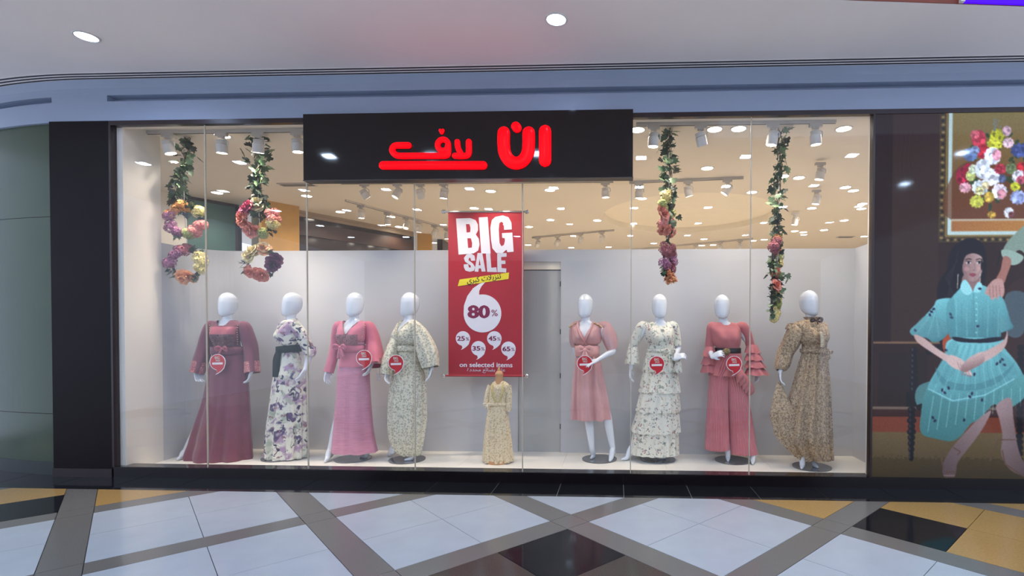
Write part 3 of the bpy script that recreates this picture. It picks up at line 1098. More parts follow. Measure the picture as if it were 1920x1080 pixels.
paint([(1786, 634), (1880, 634), (1884, 648), (1904, 672), (1916, 690), (1924, 710), (1926, 736), (1912, 744), (1886, 738), (1866, 752), (1846, 778), (1830, 790), (1806, 800), (1780, 806), (1752, 800), (1734, 790), (1732, 770), (1738, 740), (1746, 715), (1760, 690), (1774, 665)], TQ, grad=(TQD, 0.2, 1), noise=0.04)
paint([(1742, 730), (1790, 752), (1850, 740), (1900, 712), (1922, 700), (1926, 738), (1906, 758), (1882, 770), (1868, 756), (1846, 778), (1826, 792), (1806, 816), (1788, 826), (1760, 822), (1732, 812), (1730, 780)], (82, 142, 142), noise=0.08, grad=((56, 104, 106), -0.2, 1))
for k in range(22):
    a = k / 21
    line([(1746 + 170 * a, 742 - 18 * a), (1735 + 182 * a, 812 - 52 * a)], 1.3, TQL if k % 2 else TQD, alpha=0.55)
paint([(1756, 686), (1780, 712), (1830, 718), (1880, 700), (1906, 676), (1880, 712), (1830, 730), (1775, 724)], TQD, alpha=0.6)
line([(1744, 728), (1790, 750), (1850, 739), (1905, 708)], 2.2, TQL, alpha=0.7)
paint([(1788, 630), (1830, 634), (1876, 630), (1880, 636), (1850, 641), (1800, 639)], (24, 24, 40))
for k in range(16):                                               # soft pleats of the skirt and bodice
    a = k / 15
    line([(1796 + 78 * a, 644), (1772 + 112 * a, 690), (1752 + 150 * a, 736 - 16 * a)], 2.2, TQD if k % 2 else TQL, alpha=0.28)
for k in range(9):
    line([(1794 + 10 * k, 560 + (k % 3) * 8), (1796 + 9.6 * k, 630)], 1.8, TQD if k % 2 else TQL, alpha=0.30)
for k in range(6):
    line([(1764 - 2 * k, 566 + 2 * k), (1722 + 10 * k, 622 + 2 * k)], 1.8, TQD if k % 2 else TQL, alpha=0.35)
for cx_, cy_ in ((1748, 583), (1752, 578), (1745, 589), (1786, 594), (1784, 588), (1838, 540), (1835, 610), (1878, 676), (1882, 672), (1872, 680), (1886, 682), (1770, 730), (1775, 735), (1782, 726), (1822, 742), (1826, 736), (1845, 748), (1812, 786), (1757, 788), (1753, 782), (1776, 655), (1876, 765), (1718, 618), (1830, 700)):
    ell(cx_, cy_, 3.4, 2.2, (30, 32, 58), rot=rng.rand() * 3)
# see-through sleeves, shade under the bust, collar and sash
paint([(1738, 590), (1716, 612), (1712, 624), (1740, 630), (1756, 634), (1772, 626), (1782, 606)], (88, 132, 134), alpha=0.35)
paint([(1880, 590), (1898, 610), (1876, 618), (1868, 602)], (88, 132, 134), alpha=0.35)
paint([(1796, 590), (1824, 604), (1864, 594), (1870, 612), (1830, 618), (1796, 612)], TQD, alpha=0.18)
paint([(1784, 640), (1800, 650), (1790, 700), (1764, 716), (1752, 712)], TQD, alpha=0.30)
paint([(1866, 648), (1900, 676), (1910, 700), (1880, 690)], TQD, alpha=0.25)
paint([(1778, 565), (1790, 560), (1792, 620), (1784, 634), (1776, 600)], TQD, alpha=0.35)
# arms and hands
paint([(1716, 626), (1734, 632), (1760, 652), (1788, 668), (1806, 676), (1800, 690), (1776, 676), (1744, 656), (1722, 640)], SK, grad=(SKL, 1, 0.5))
paint([(1890, 618), (1884, 636), (1858, 652), (1832, 664), (1812, 676), (1822, 684), (1850, 676), (1878, 658), (1890, 640)], SK, grad=(SKL, -1, 0.3))
paint([(1784, 664), (1806, 672), (1820, 690), (1826, 702), (1816, 700), (1806, 694), (1790, 688), (1778, 676)], SKL)
paint([(1846, 658), (1828, 664), (1812, 676), (1804, 690), (1812, 696), (1830, 688), (1848, 676)], SKL, grad=(SKD, 0.3, 1))
for k in range(4):
    line([(1798 + 5 * k, 678 + 2 * k), (1806 + 5 * k, 698 + 1.2 * k)], 0.9, SKD)
for k in range(4):
    ell(1807 + 5 * k, 700 + 1.2 * k, 1.6, 1.6, (150, 90, 96))
# legs and sandals
LG, LGD = (146, 122, 120), (78, 64, 66)
paint([(1836, 786), (1862, 768), (1848, 800), (1826, 832), (1806, 858), (1800, 868), (1798, 884), (1794, 893), (1776, 893), (1772, 880), (1776, 862), (1790, 838), (1812, 812)], LG, grad=(LGD, -0.6, 0.6))
paint([(1872, 758), (1898, 744), (1904, 780), (1910, 820), (1918, 850), (1932, 880), (1928, 890), (1908, 884), (1892, 870), (1882, 846), (1884, 815), (1878, 785)], LG, grad=(LGD, 0.5, 0.5))
for p in ([(1792, 838), (1806, 846), (1800, 852)], [(1774, 846), (1770, 860), (1774, 878)], [(1778, 884), (1796, 884)], [(1874, 824), (1886, 822), (1908, 822)], [(1876, 826), (1864, 848), (1862, 862)], [(1884, 842), (1890, 868), (1926, 892)]):
    line(p, 2.2, (84, 60, 50))
for k in range(5):
    ell(1777 + 4.2 * k, 891, 2.0, 1.8, (120, 96, 96))
# hand and rolled sleeve of the person standing behind
paint([(1900, 440), (1960, 400), (1960, 520), (1915, 470), (1896, 480), (1880, 470)], (120, 138, 122), noise=0.08)
paint([(1878, 468), (1898, 470), (1918, 480), (1912, 492), (1896, 496), (1880, 482)], (140, 162, 146))
paint([(1882, 480), (1896, 488), (1888, 516), (1882, 530), (1868, 524), (1876, 505)], (150, 100, 86))
line([(1876, 470), (1870, 496)], 2.0, (20, 16, 18))
paint([(1866, 522), (1880, 524), (1884, 545), (1880, 556), (1874, 552), (1872, 560), (1866, 556), (1862, 562), (1854, 552), (1848, 550), (1852, 536)], (176, 134, 124))
for k in range(4):
    line([(1856 + 6 * k, 534), (1857 + 6.4 * k, 556)], 0.9, (120, 84, 80))

pix = img.reshape(GH, SS, GW, SS, 3).mean((1, 3)) / 255
for _ in range(2):                                               # soft printed dots
    pix = (pix + np.roll(pix, 1, 0) + np.roll(pix, -1, 0) + np.roll(pix, 1, 1) + np.roll(pix, -1, 1)) / 5 if _ == 0 else pix
pix = np.where(pix.max(-1, keepdims=True) < 0.3, pix * 0.82, pix)
pix = pix * (1 + 0.10 * (rng.rand(GH, GW, 1) - 0.5))
pix = np.clip(pix, 0, 1)
linp = np.where(pix <= 0.04045, pix / 12.92, ((pix + 0.055) / 1.055) ** 2.4)
o0, o1 = at(1637.6, 213, YF), at(1637.6, 895, YF)
X0p, Z1p, Z0p = 2.405, 3.508, 0.106
kx = (at(1900, 560, YF).x - at(1640, 560, YF).x) / 260
vs = np.zeros((GH, GW, 3))
vs[..., 0] = X0p + (np.arange(GW) + 0.0)[None, :] * PS * kx
vs[..., 1] = YF + 0.004
vs[..., 2] = Z1p - (np.arange(GH)[:, None]) / (GH - 1) * (Z1p - Z0p)
idx = np.arange(GH * GW).reshape(GH, GW)
fc = np.stack([idx[:-1, :-1], idx[1:, :-1], idx[1:, 1:], idx[:-1, 1:]], -1).reshape(-1, 4)
me = bpy.data.meshes.new('print')
me.vertices.add(GH * GW)
me.vertices.foreach_set('co', vs.ravel())
me.loops.add(fc.size)
me.loops.foreach_set('vertex_index', fc.ravel())
me.polygons.add(len(fc))
me.polygons.foreach_set('loop_start', np.arange(0, fc.size, 4))
me.polygons.foreach_set('loop_total', np.full(len(fc), 4))
me.update(calc_edges=True)
ca = me.color_attributes.new('picture', 'FLOAT_COLOR', 'POINT')
ca.data.foreach_set('color', np.concatenate([linp.reshape(-1, 3), np.ones((GH * GW, 1))], 1).ravel())
pm, nt, pb_ = nodes('poster_print')
at_ = nt.nodes.new('ShaderNodeAttribute')
at_.attribute_name = 'picture'
nt.links.new(at_.outputs['Color'], pb_.inputs['Base Color'])
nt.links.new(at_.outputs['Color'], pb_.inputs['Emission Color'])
pb_.inputs['Emission Strength'].default_value = 0.38        # glow added to the print to lift its brightness
pb_.inputs['Roughness'].default_value = 0.35
pb_.inputs['Coat Weight'].default_value = 0.45
pb_.inputs['Coat Roughness'].default_value = 0.06
pb_.inputs['Specular IOR Level'].default_value = 0.15
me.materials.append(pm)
poster = thing('fashion_poster', 'large dark glossy poster of a seated woman in turquoise dress right of the window', 'poster', (X0p + 0.7, YF, Z0p))
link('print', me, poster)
b = MB()
b.box((X0p, YF + 0.0045, Z0p), (X0p + GW * PS * kx, YF + 0.03, Z1p))
b.build('backing_board', M['frame_dark'], poster)

# ---------------------------------------------------------------- lights: square mall panels, mall downlights
def panel_proto():
    t = thing('square_ceiling_light', '', 'ceiling light', (0, 0, CZ), 'square mall ceiling panels', rebase=False)
    b = MB()
    for a, c in (((-0.09, -0.09), (0.09, -0.072)), ((-0.09, 0.072), (0.09, 0.09)), ((-0.09, -0.072), (-0.072, 0.072)), ((0.072, -0.072), (0.09, 0.072))):
        b.box((a[0], a[1], -0.008), (c[0], c[1], 0.0))
    b.build('frame', M['fixture'], t)
    b = MB()
    b.box((-0.072, -0.072, -0.004), (0.072, 0.072, 0.0))
    b.build('diffuser', M['panel_lens'], t)
    return t


proto = panel_proto()
first = True
for r in range(5):
    for c in range(9):
        o = proto if first else dup(proto)
        first = False
        o.location = (-7.02 + 1.472 * c + (0.04 if r % 2 else 0), 2.51 - 1.475 * r, CZ)
        o['label'] = 'square cool-white mall ceiling panel, %s in the %s row from the shopfront' % (ORD[c], ordinal(r + 1))


def downlight(name, label, group, loc, r, lens, lamp_w, col, spot=True, ang=140):
    t = thing(name, label, 'ceiling light', loc, group, rebase=False)
    b = MB()
    n = 24
    ri = [[(q * r * math.cos(2 * PI * i / n), q * r * math.sin(2 * PI * i / n), z) for i in range(n)] for q, z in ((1.22, 0.0), (1.20, -0.006), (1.02, -0.008), (1.0, -0.002))]
    b.loft(ri)
    b.build('trim_ring', M['fixture'], t, smooth=True)
    b = MB()
    b.disc((0, 0), r, -0.004, 0.0, 20)
    b.build('lens', lens, t)
    if lamp_w:
        L = bpy.data.lights.new('lamp', 'SPOT')
        L.energy = lamp_w
        L.color = col
        L.spot_size = math.radians(ang)
        L.spot_blend = 0.6
        L.shadow_soft_size = 0.05
        o = bpy.data.objects.new('lamp', L)
        COL.objects.link(o)
        o.parent = t
        o.location = (0, 0, -0.02)
    return t


for (x, y), lab in zip(((162, 68), (1043, 36)), ('round blue-white downlight in the mall ceiling at the far left', 'round blue-white downlight in the mall ceiling above the black sign')):
    v = at(x, y, Z=CZ)
    downlight('mall_downlight', lab, 'mall downlights in view', (v.x, v.y, CZ), 0.075, M['blue_lens'], 16, (0.55, 0.68, 1.0), ang=160)

# ---------------------------------------------------------------- lights: shop downlights
DL = [(417, 254), (1195, 243), (1340, 242), (1385, 241), (1582, 241), (1326, 315), (407, 361), (575, 367), (638, 397), (920, 358), (1031, 356), (889, 390), (733, 406), (748, 425), (1120, 413),
      (1183, 421), (1204, 372), (1410, 360), (1468, 330), (1498, 333), (1585, 351), (1600, 357), (1522, 390), (1617, 382), (1615, 391), (1583, 413), (1545, 431), (1506, 435), (1620, 443), (1226, 456),
      (1320, 448), (1316, 460), (1337, 459), (1368, 467), (1412, 451), (1433, 449), (1490, 433), (1071, 464), (1141, 463), (992, 425), (990, 459), (813, 455), (1032, 412), (960, 448)]
DL.sort()
WARM = (1.0, 0.90, 0.77)
for k, (x, y) in enumerate(DL):
    v = at(x, y, Z=SZ)
    zc = SZ
    if math.hypot(v.x - CX, v.y - CY) < CR:
        zc = SZ + 0.11
        v = at(x, y, Z=zc)
    downlight('shop_downlight', 'round recessed downlight in the cream shop ceiling, %s of them counting from the left' % ordinal(k + 1), 'recessed shop downlights', (v.x, v.y, zc), 0.072, M['lens'], DOWN_W, WARM)

# ---------------------------------------------------------------- lights: track spotlights
def track(label, a, b_, drop=0.0):
    a, b_ = Vector(a), Vector(b_)
    d = (b_ - a).normalized()
    n = Vector((-d.y, d.x, 0)) * 0.017
    t = thing('lighting_track', label, 'track', ((a.x + b_.x) / 2, (a.y + b_.y) / 2, SZ), 'lighting tracks')
    b = MB()
    b.prism([tuple((a + n)[:2]), tuple((a - n)[:2]), tuple((b_ - n)[:2]), tuple((b_ + n)[:2])], SZ - 0.032, SZ)
    b.build('rail', M['track'], t)
    b = MB()
    n2 = n * 0.4
    b.prism([tuple((a + n2)[:2]), tuple((a - n2)[:2]), tuple((b_ - n2)[:2]), tuple((b_ + n2)[:2])], SZ - 0.034, SZ - 0.031)
    b.build('groove', M['grout'], t)
    return t


def head_proto(on):
    t = thing('track_spotlight', '', 'spotlight', (0, 0, SZ - 0.032), 'track spotlights', rebase=False)
    b = MB()
    b.box((-0.062, -0.019, -0.034), (0.062, 0.019, 0.0))
    b.box((-0.03, -0.015, -0.052), (0.03, 0.015, -0.034))
    b.build('adapter', M['track'], t)
    b = MB()
    b.tube([(0.0, 0, -0.05), (0.035, 0, -0.065), (0.066, 0, -0.085), (0.067, 0, -0.125)], [0.007] * 4, n=8, sub=3)
    b.build('yoke', M['fixture'], t, smooth=True)
    n = 22
    b = MB()
    prof = [(0.030, 0.058), (0.046, 0.055), (0.048, 0.048), (0.043, 0.044), (0.048, 0.040), (0.043, 0.034), (0.048, 0.028), (0.043, 0.022), (0.050, 0.016), (0.054, 0.008), (0.054, -0.075), (0.050, -0.078), (0.046, -0.070)]
    b.loft([[(r * math.cos(2 * PI * i / n), r * math.sin(2 * PI * i / n), z) for i in range(n)] for r, z in prof], True, False)
    h = b.build('housing', M['fixture'], t)
    h.location = (0.0, 0, -0.13)
    b = MB()
    b.disc((0, 0), 0.047, -0.071, -0.066, 20)
    b.build('lens', M['lens'] if on else M['lens_off'], h)
    return t, h


PROTO = {}


def head(X, Y, rx, ry, on, watt, label, ang=70):
    if on not in PROTO:
        t, h = head_proto(on)
        PROTO[on] = t
    else:
        t = dup(PROTO[on])
    t.location = (X, Y, SZ - 0.032)
    t['label'] = label
    h = [c for c in t.children if c.name.startswith('housing')][0]
    h.rotation_euler = (math.radians(rx), math.radians(ry), 0)
    for c in list(h.children):
        if c.type == 'LIGHT':
            bpy.data.objects.remove(c)
    if on and watt:
        L = bpy.data.lights.new('lamp', 'SPOT')
        L.energy = watt
        L.color = (1.0, 0.88, 0.74)
        L.spot_size = math.radians(ang)
        L.spot_blend = 0.7
        L.shadow_soft_size = 0.045
        o = bpy.data.objects.new('lamp', L)
        COL.objects.link(o)
        o.parent = h
        o.location = (0, 0, -0.085)
    return t


TY = 5.21
track('white lighting track over the left half of the display, near the glass', (-5.0, TY, SZ), (-2.75, TY, SZ))
track('white lighting track behind the black sign, near the glass', (-2.55, TY, SZ), (-0.5, TY, SZ))
track('white lighting track over the right half of the display, near the glass', (0.19, TY - 0.03, SZ), (2.17, TY - 0.03, SZ))
HEADS = [(315, 8, -14, True, 'track spotlight tilted right at the left end of the display track'), (415, 6, 2, True, 'lit track spotlight second from the left over the display'),
         (484, 10, 6, True, 'lit track spotlight in front of the second ivy garland'), (557, 4, -4, True, 'lit track spotlight just left of the black sign'),
         (None, -2.1, 0, True, 'unseen lit track spotlight added behind the left part of the black sign'), (None, -1.3, 0, True, 'unseen lit track spotlight added behind the middle of the black sign'),
         (1225, 4, 3, True, 'lit track spotlight just right of the black sign'), (1313, 14, -18, False, 'unlit grey track spotlight right of the third garland'),
         (1447, 6, 8, True, 'lit track spotlight beside the fourth ivy garland'), (1527, 4, -6, True, 'lit track spotlight at the right end of the display track')]
for x, rx, ry, on, lab in HEADS:
    if x is None:
        head(rx, TY, 8, 0, on, SPOT_W, lab, 84)  # unseen heads behind the sign, added to light the middle of the display
    else:
        v = at(x, 240, Y=TY)
        head(v.x, TY if x < 900 else TY - 0.03, rx, ry, on, SPOT_W * (1.25 if x < 350 else 0.88 if x < 900 else 0.56), lab, 84)
# tracks deeper in the shop
a, b_ = at(1180, 340, Z=SZ), at(1394, 331, Z=SZ)
track('lighting track right of the sign, second from the glass', a, b_)
a0, b0 = at(640, 341, Z=SZ), at(1150, 338, Z=SZ)
track('lighting track hidden along the lower edge of the black sign', a0, b0)
c0, c1 = at(648, 374, Z=SZ), at(846, 428, Z=SZ)
track('lighting track running diagonally into the shop left of the banner', c0, c1)
d0, d1_ = at(998, 444, Z=SZ), at(1152, 430, Z=SZ)
track('short lighting track right of the banner deep in the shop', d0, d1_)
e0, e1_ = at(1158, 469, Z=SZ), at(1412, 446, Z=SZ)
track('long lighting track just above the partition on the right', e0, e1_)


def on_line(a, b_, x):
    """point of the track a-b_ lying under photo column x"""
    lo, hi = 0.0, 1.0
    p = lambda t: a.lerp(b_, t)
    col = lambda q: PX + F_PX * (q - EYE).dot(RIGHT) / (q - EYE).dot(FWD)
    for _ in range(40):
        m = (lo + hi) / 2
        if col(p(m)) < x:
            lo = m
        else:
            hi = m
    return p(lo)


INNER = [(a0, b0, 683, 25, -30, True, 'lit spotlight tilted right below the left part of the sign'), (a0, b0, 745, -20, 20, False, 'unlit grey spotlight between the two left spotlights under the sign'),
         (a0, b0, 788, 30, -8, False, 'pale unlit cylinder spotlight under the sign left of the banner'), (a0, b0, 832, 5, 4, True, 'lit spotlight under the sign just above the banner corner'),
         (a0, b0, 1135, 4, -4, True, 'lit spotlight under the right part of the sign'),
         (a, b_, 1198, 5, 0, True, 'left lit spotlight of the second track on the right'), (a, b_, 1290, 8, -16, True, 'middle lit spotlight of the second track on the right'), (a, b_, 1364, 8, 34, True, 'right lit tilted spotlight of the second track on the right'),
         (c0, c1, 677, 4, 0, True, 'nearest lit spotlight on the diagonal track'), (c0, c1, 727, 4, 0, True, 'second lit spotlight on the diagonal track'), (c0, c1, 762, -25, 0, False, 'unlit spotlight on the diagonal track'),
         (c0, c1, 786, 4, 8, True, 'third lit spotlight on the diagonal track'), (c0, c1, 815, 4, 20, True, 'fourth lit spotlight on the diagonal track'), (c0, c1, 838, 4, 0, True, 'farthest lit spotlight on the diagonal track'),
         (d0, d1_, 1008, 30, 20, False, 'leftmost unlit spotlight on the short track right of the banner'), (d0, d1_, 1045, 30, 30, False, 'second unlit spotlight on the short track right of the banner'), (d0, d1_, 1088, 10, 0, True, 'first lit spotlight on the short track right of the banner'), (d0, d1_, 1128, 10, 0, True, 'last lit spotlight on the short track right of the banner'),
         (e0, e1_, 1304, 10, 0, False, 'left unlit spotlight on the long track above the partition'), (e0, e1_, 1350, 10, 0, False, 'middle unlit spotlight on the long track above the partition'), (e0, e1_, 1387, 10, 0, False, 'right unlit spotlight on the long track above the partition')]
for p, q, x, rx, ry, on, lab in INNER:
    v = on_line(p, q, x)
    head(v.x, v.y, rx, ry, on, 30 if on else 0, lab, 95)
for x, y, lab in ((1538, 300, 'lit spotlight on its own mount right of the fourth garland'), (1531, 352, 'small lit spotlight below the single one right of the fourth garland'), (1491, 396, 'small lit spotlight low beside the fourth garland')):
    v = at(x, y, Z=SZ)
    head(v.x, v.y, 6, 8, True, 30, lab, 95)
for x0_, x1_, y, lab in ((525, 592, 346, 'long slot air vent in the shop ceiling under the sign corner'), (1570, 1600, 444, 'small air vent in the shop ceiling at the far right')):
    v0, v1 = at(x0_, y, Z=SZ), at(x1_, y, Z=SZ)
    t = thing('ceiling_vent', lab, 'vent', ((v0.x + v1.x) / 2, v0.y, SZ))
    b = MB()
    b.box((v0.x, v0.y - 0.08, SZ - 0.012), (v1.x, v0.y + 0.08, SZ))
    b.build('frame', M['track'], t)
    for k in range(3):
        b = MB()
        b.box((v0.x + 0.02, v0.y - 0.05 + 0.04 * k, SZ - 0.014), (v1.x - 0.02, v0.y - 0.03 + 0.04 * k, SZ - 0.011))
        b.build('slot', M['grout'], t)

# ---------------------------------------------------------------- mannequins
FB = ZF + 0.010                                                   # top of the base discs
TORSO = [(0.84, .150, .095, 0), (0.98, .168, .115, 0), (1.08, .146, .100, 0), (1.18, .112, .085, 0), (1.25, .126, .090, .012), (1.32, .142, .098, .050), (1.39, .152, .094, .030), (1.445, .160, .080, 0), (1.472, .130, .068, 0), (1.492, .088, .060, 0), (1.505, .062, .056, 0)]


def interp(tab, z):
    """smooth interpolation of rows (z, a, b, ...) sorted by z"""
    if z <= tab[0][0]:
        return tab[0][1:]
    for i in range(len(tab) - 1):
        if tab[i][0] <= z <= tab[i + 1][0]:
            t = (z - tab[i][0]) / (tab[i + 1][0] - tab[i][0])
            out = []
            for k in range(1, len(tab[0])):
                p0, p1, p2, p3 = tab[max(i - 1, 0)][k], tab[i][k], tab[i + 1][k], tab[min(i + 2, len(tab) - 1)][k]
                out.append(0.5 * (2 * p1 + (p2 - p0) * t + (2 * p0 - 5 * p1 + 4 * p2 - p3) * t * t + (3 * p1 - p0 - 3 * p2 + p3) * t ** 3))
            return out
    return tab[-1][1:]


class Man:
    """one mannequin: pixel-measured landmarks turned into points on its own plane Y0"""
    def __init__(s, base, top, neck, waist, phi, head_phi=None, head=None):
        b = at(*base, Z=FB)
        s.Y0 = b.y
        s.base = Vector((b.x, b.y, ZF))
        s.m = (at(960 + 50, 700, s.Y0).x - at(960 - 50, 700, s.Y0).x) / 100
        s.ztop = at(*top, s.Y0).z
        s.k = (s.ztop - FB) / 1.80
        s.neck = at(*neck, s.Y0)
        s.waist = at(*waist, s.Y0)
        s.phi = math.radians(phi)
        s.hphi = math.radians(phi if head_phi is None else head_phi)
        s.head_c = at(*(head or top), s.Y0)
        s.thing = None

    def P(s, x, y, dy=0.0):
        v = at(x, y, s.Y0)
        return Vector((v.x, s.Y0 + dy, v.z))

    def cx(s, z):
        zw, zn = FB + 1.18 * s.k, FB + 1.5 * s.k
        t = max(-1.2, min(1.15, (z - zw) / (zn - zw)))
        return s.waist.x + (s.neck.x - s.waist.x) * t

    def ring(s, zl, off=0.0, n=96, sx=1.0, slim=False):
        """torso cross-section at nominal height zl (for a 1.80 m figure), pushed out by off"""
        rx, ry, bust = interp(TORSO, zl)
        if slim:
            w = 0.62 + 0.34 * max(0.0, min(1.0, (zl - 1.20) / 0.10))
            w2 = w * (1 - 0.14 * max(0.0, min(1.0, (zl - 1.36) / 0.08)) * (1 if zl < 1.485 else 0))
            rx, ry = rx * w2, ry * w
        z = FB + zl * s.k
        out = []
        c, sn = math.cos(s.phi), math.sin(s.phi)
        for i in range(n):
            a = 2 * PI * i / n                                    # world angle; local angle follows the turn of the body
            la = a - s.phi
            x, y = rx * math.cos(la) * sx, ry * math.sin(la)
            fr = max(0.0, -math.sin(la))
            for q in (-0.50, 0.50):
                d = (la - (-PI / 2 + q) + PI) % (2 * PI) - PI
                y -= bust * math.exp(-(d / 0.36) ** 2)
            L = math.hypot(x, y) or 1
            x, y = x + x / L * off, y + y / L * off
            x, y = x * s.k, y * s.k
            out.append((s.cx(z) + x * c - y * sn, s.Y0 + x * sn + y * c, z))
        return out

    def lp(s, lx, ly, zl):
        """body-local point (lx right, ly back) at nominal height"""
        z = FB + zl * s.k
        c, sn = math.cos(s.phi), math.sin(s.phi)
        return Vector((s.cx(z) + (lx * c - ly * sn) * s.k, s.Y0 + (lx * sn + ly * c) * s.k, z))


def hand(mb, w, tip, nrm, curl=0.5, thumb=1, L=0.165):
    """palm, four unequal bent fingers and a thumb leaving the side of the palm"""
    w, tip = Vector(w), Vector(tip)
    d = (tip - w).normalized()
    nrm = Vector(nrm)
    nrm = (nrm - d * nrm.dot(d)).normalized()
    sd = d.cross(nrm).normalized() * thumb
    s = L / 0.17
    for q in (-0.026, -0.009, 0.009, 0.026):
        mb.tube([w + sd * q * 0.55 * s, w + d * 0.045 * s + sd * q * 0.95 * s, w + d * 0.085 * s + sd * q * 1.05 * s], [0.0135 * s, 0.0135 * s, 0.0105 * s], n=8, sub=2)
    for q, ln, in ((-0.031, 0.060), (-0.0105, 0.074), (0.0105, 0.079), (0.031, 0.068)):
        p = w + d * 0.085 * s + sd * q * s
        pts, r = [p], [0.0092 * s]
        ang = 0.15 * curl
        for k, f in enumerate((0.42, 0.32, 0.26)):
            ang += curl * (0.55 if k else 0.45)
            dd = (d * math.cos(ang) + nrm * math.sin(ang) + sd * q * 4.2).normalized()
            p = p + dd * ln * f * s
            pts.append(p)
            r.append((0.0086, 0.0078, 0.0066)[k] * s)
        mb.tube(pts, r, n=8, sub=2)
    p = w + d * 0.022 * s + sd * 0.020 * s
    mb.tube([p, p + (d * 0.6 + sd * 0.75 + nrm * 0.2).normalized() * 0.036 * s, p + (d * 0.6 + sd * 0.75 + nrm * 0.2).normalized() * 0.036 * s + (d * 0.9 + sd * 0.3 + nrm * 0.4).normalized() * 0.034 * s], [0.0125 * s, 0.0105 * s, 0.0078 * s], n=8, sub=3)


def body(mn, arms, legs, extra_head=0.0):
    """one continuous figure: torso, neck, egg head, arms with hands, legs with feet fused by a voxel remesh"""
    b = MB()
    n = 40
    rings = [mn.ring(z, -0.006, n, 1.0, True) for z in np.linspace(0.84, 1.505, 26)]
    b.loft(rings, True, True)
    hc, k = mn.head_c, mn.k
    zt = mn.ztop
    ch, sh = math.cos(mn.hphi), math.sin(mn.hphi)

    def H(x, y, z):
        return (hc.x + x * ch - y * sh, mn.Y0 + x * sh + y * ch, z)
    # neck
    b.tube([(mn.neck.x, mn.Y0 + 0.005, FB + 1.46 * k), ((mn.neck.x + hc.x) / 2, mn.Y0 + 0.004, FB + 1.535 * k), H(0, 0.018, zt - 0.17 * k)], [0.058 * k, 0.047 * k, 0.050 * k], n=20, sub=4)
    hr = [(0.0, .020, .022, -.046), (0.02, .034, .036, -.042), (0.06, .051, .058, -.030), (0.12, .066, .080, -.014), (0.25, .077, .097, 0.0), (0.42, .082, .104, .008), (0.60, .084, .105, .012), (0.76, .078, .097, .014), (0.87, .063, .078, .014), (0.95, .042, .052, .013), (0.99, .020, .025, .012), (1.0, .006, .007, .012)]
    HH = 0.262 * k
    rr = []
    for t, rx, ry, oy in hr:
        rr.append([H(rx * k * math.cos(2 * PI * i / 28), oy * k + ry * k * math.sin(2 * PI * i / 28) * (0.93 if math.sin(2 * PI * i / 28) < 0 else 1.0), zt - HH + t * HH) for i in range(28)])
    b.loft(rr, True, True)
    for pts, nrm, curl, th in arms:
        sh_, el, wr, tip = [Vector(p) for p in pts]
        sh_ = sh_.lerp(Vector((mn.cx(sh_.z), mn.Y0, sh_.z)), 0.12) - Vector((0, 0, 0.012))
        b.tube([sh_.lerp(Vector((mn.cx(sh_.z), mn.Y0, sh_.z)), 0.4), sh_, sh_.lerp(el, 0.5), el, el.lerp(wr, 0.4), wr], [0.034 * k, 0.035 * k, 0.034 * k, 0.032 * k, 0.031 * k, 0.021 * k], n=16, sub=4)
        hand(b, wr, tip, nrm, curl, th)
    for hip, knee, ank, toe in legs:
        hip, knee, ank, toe = Vector(hip), Vector(knee), Vector(ank), Vector(toe)
        b.tube([hip, hip.lerp(knee, 0.5), knee, knee.lerp(ank, 0.35), ank], [0.055 * k, 0.060 * k, 0.050 * k, 0.049 * k, 0.030 * k], n=18, sub=4)
        dirn = Vector((toe.x - ank.x, toe.y - ank.y, 0))
        if dirn.length < 1e-4:
            dirn = Vector((0, -1, 0))
        dirn.normalize()
        ball = toe - dirn * 0.065
        ball.z = FB + 0.024
        tp = Vector((toe.x, toe.y, FB + 0.012))
        heel = ank - dirn * 0.030
        heel.z = max(FB + 0.03, ank.z - 0.055)
        b.tube([ank, ank.lerp(ball, 0.5) + Vector((0, 0, 0.012)), ball, tp], [0.030 * k, 0.031 * k, 0.026 * k, 0.012 * k], n=14, sub=4)
        b.tube([ank, heel, ball.lerp(heel, 0.35) - Vector((0, 0, 0.004))], [0.029 * k, 0.026 * k, 0.020 * k], n=12, sub=3)
    me = b.mesh('body', M['skin'])
    o = bpy.data.objects.new('body', me)
    COL.objects.link(o)
    r = o.modifiers.new('remesh', 'REMESH')
    r.mode = 'VOXEL'
    r.voxel_size = 0.0058
    sm = o.modifiers.new('smooth', 'SMOOTH')
    sm.factor = 0.5
    sm.iterations = 3
    dg = bpy.context.evaluated_depsgraph_get()
    dg.update()
    m2 = bpy.data.meshes.new_from_object(o.evaluated_get(dg))
    m2.name = 'body'
    m2.polygons.foreach_set('use_smooth', [True] * len(m2.polygons))
    m2.materials.clear()
    m2.materials.append(M['skin'])
    bpy.data.objects.remove(o)
    bpy.data.meshes.remove(me)
    return link('body', m2, mn.thing)


def vnoise(a, k, ph):
    return math.sin(a * k + ph) * 0.6 + math.sin(a * (k + 3) + ph * 2.3) * 0.4


def proj_x(v):
    q = Vector(v) - EYE
    return PX + F_PX * q.dot(RIGHT) / q.dot(FWD)


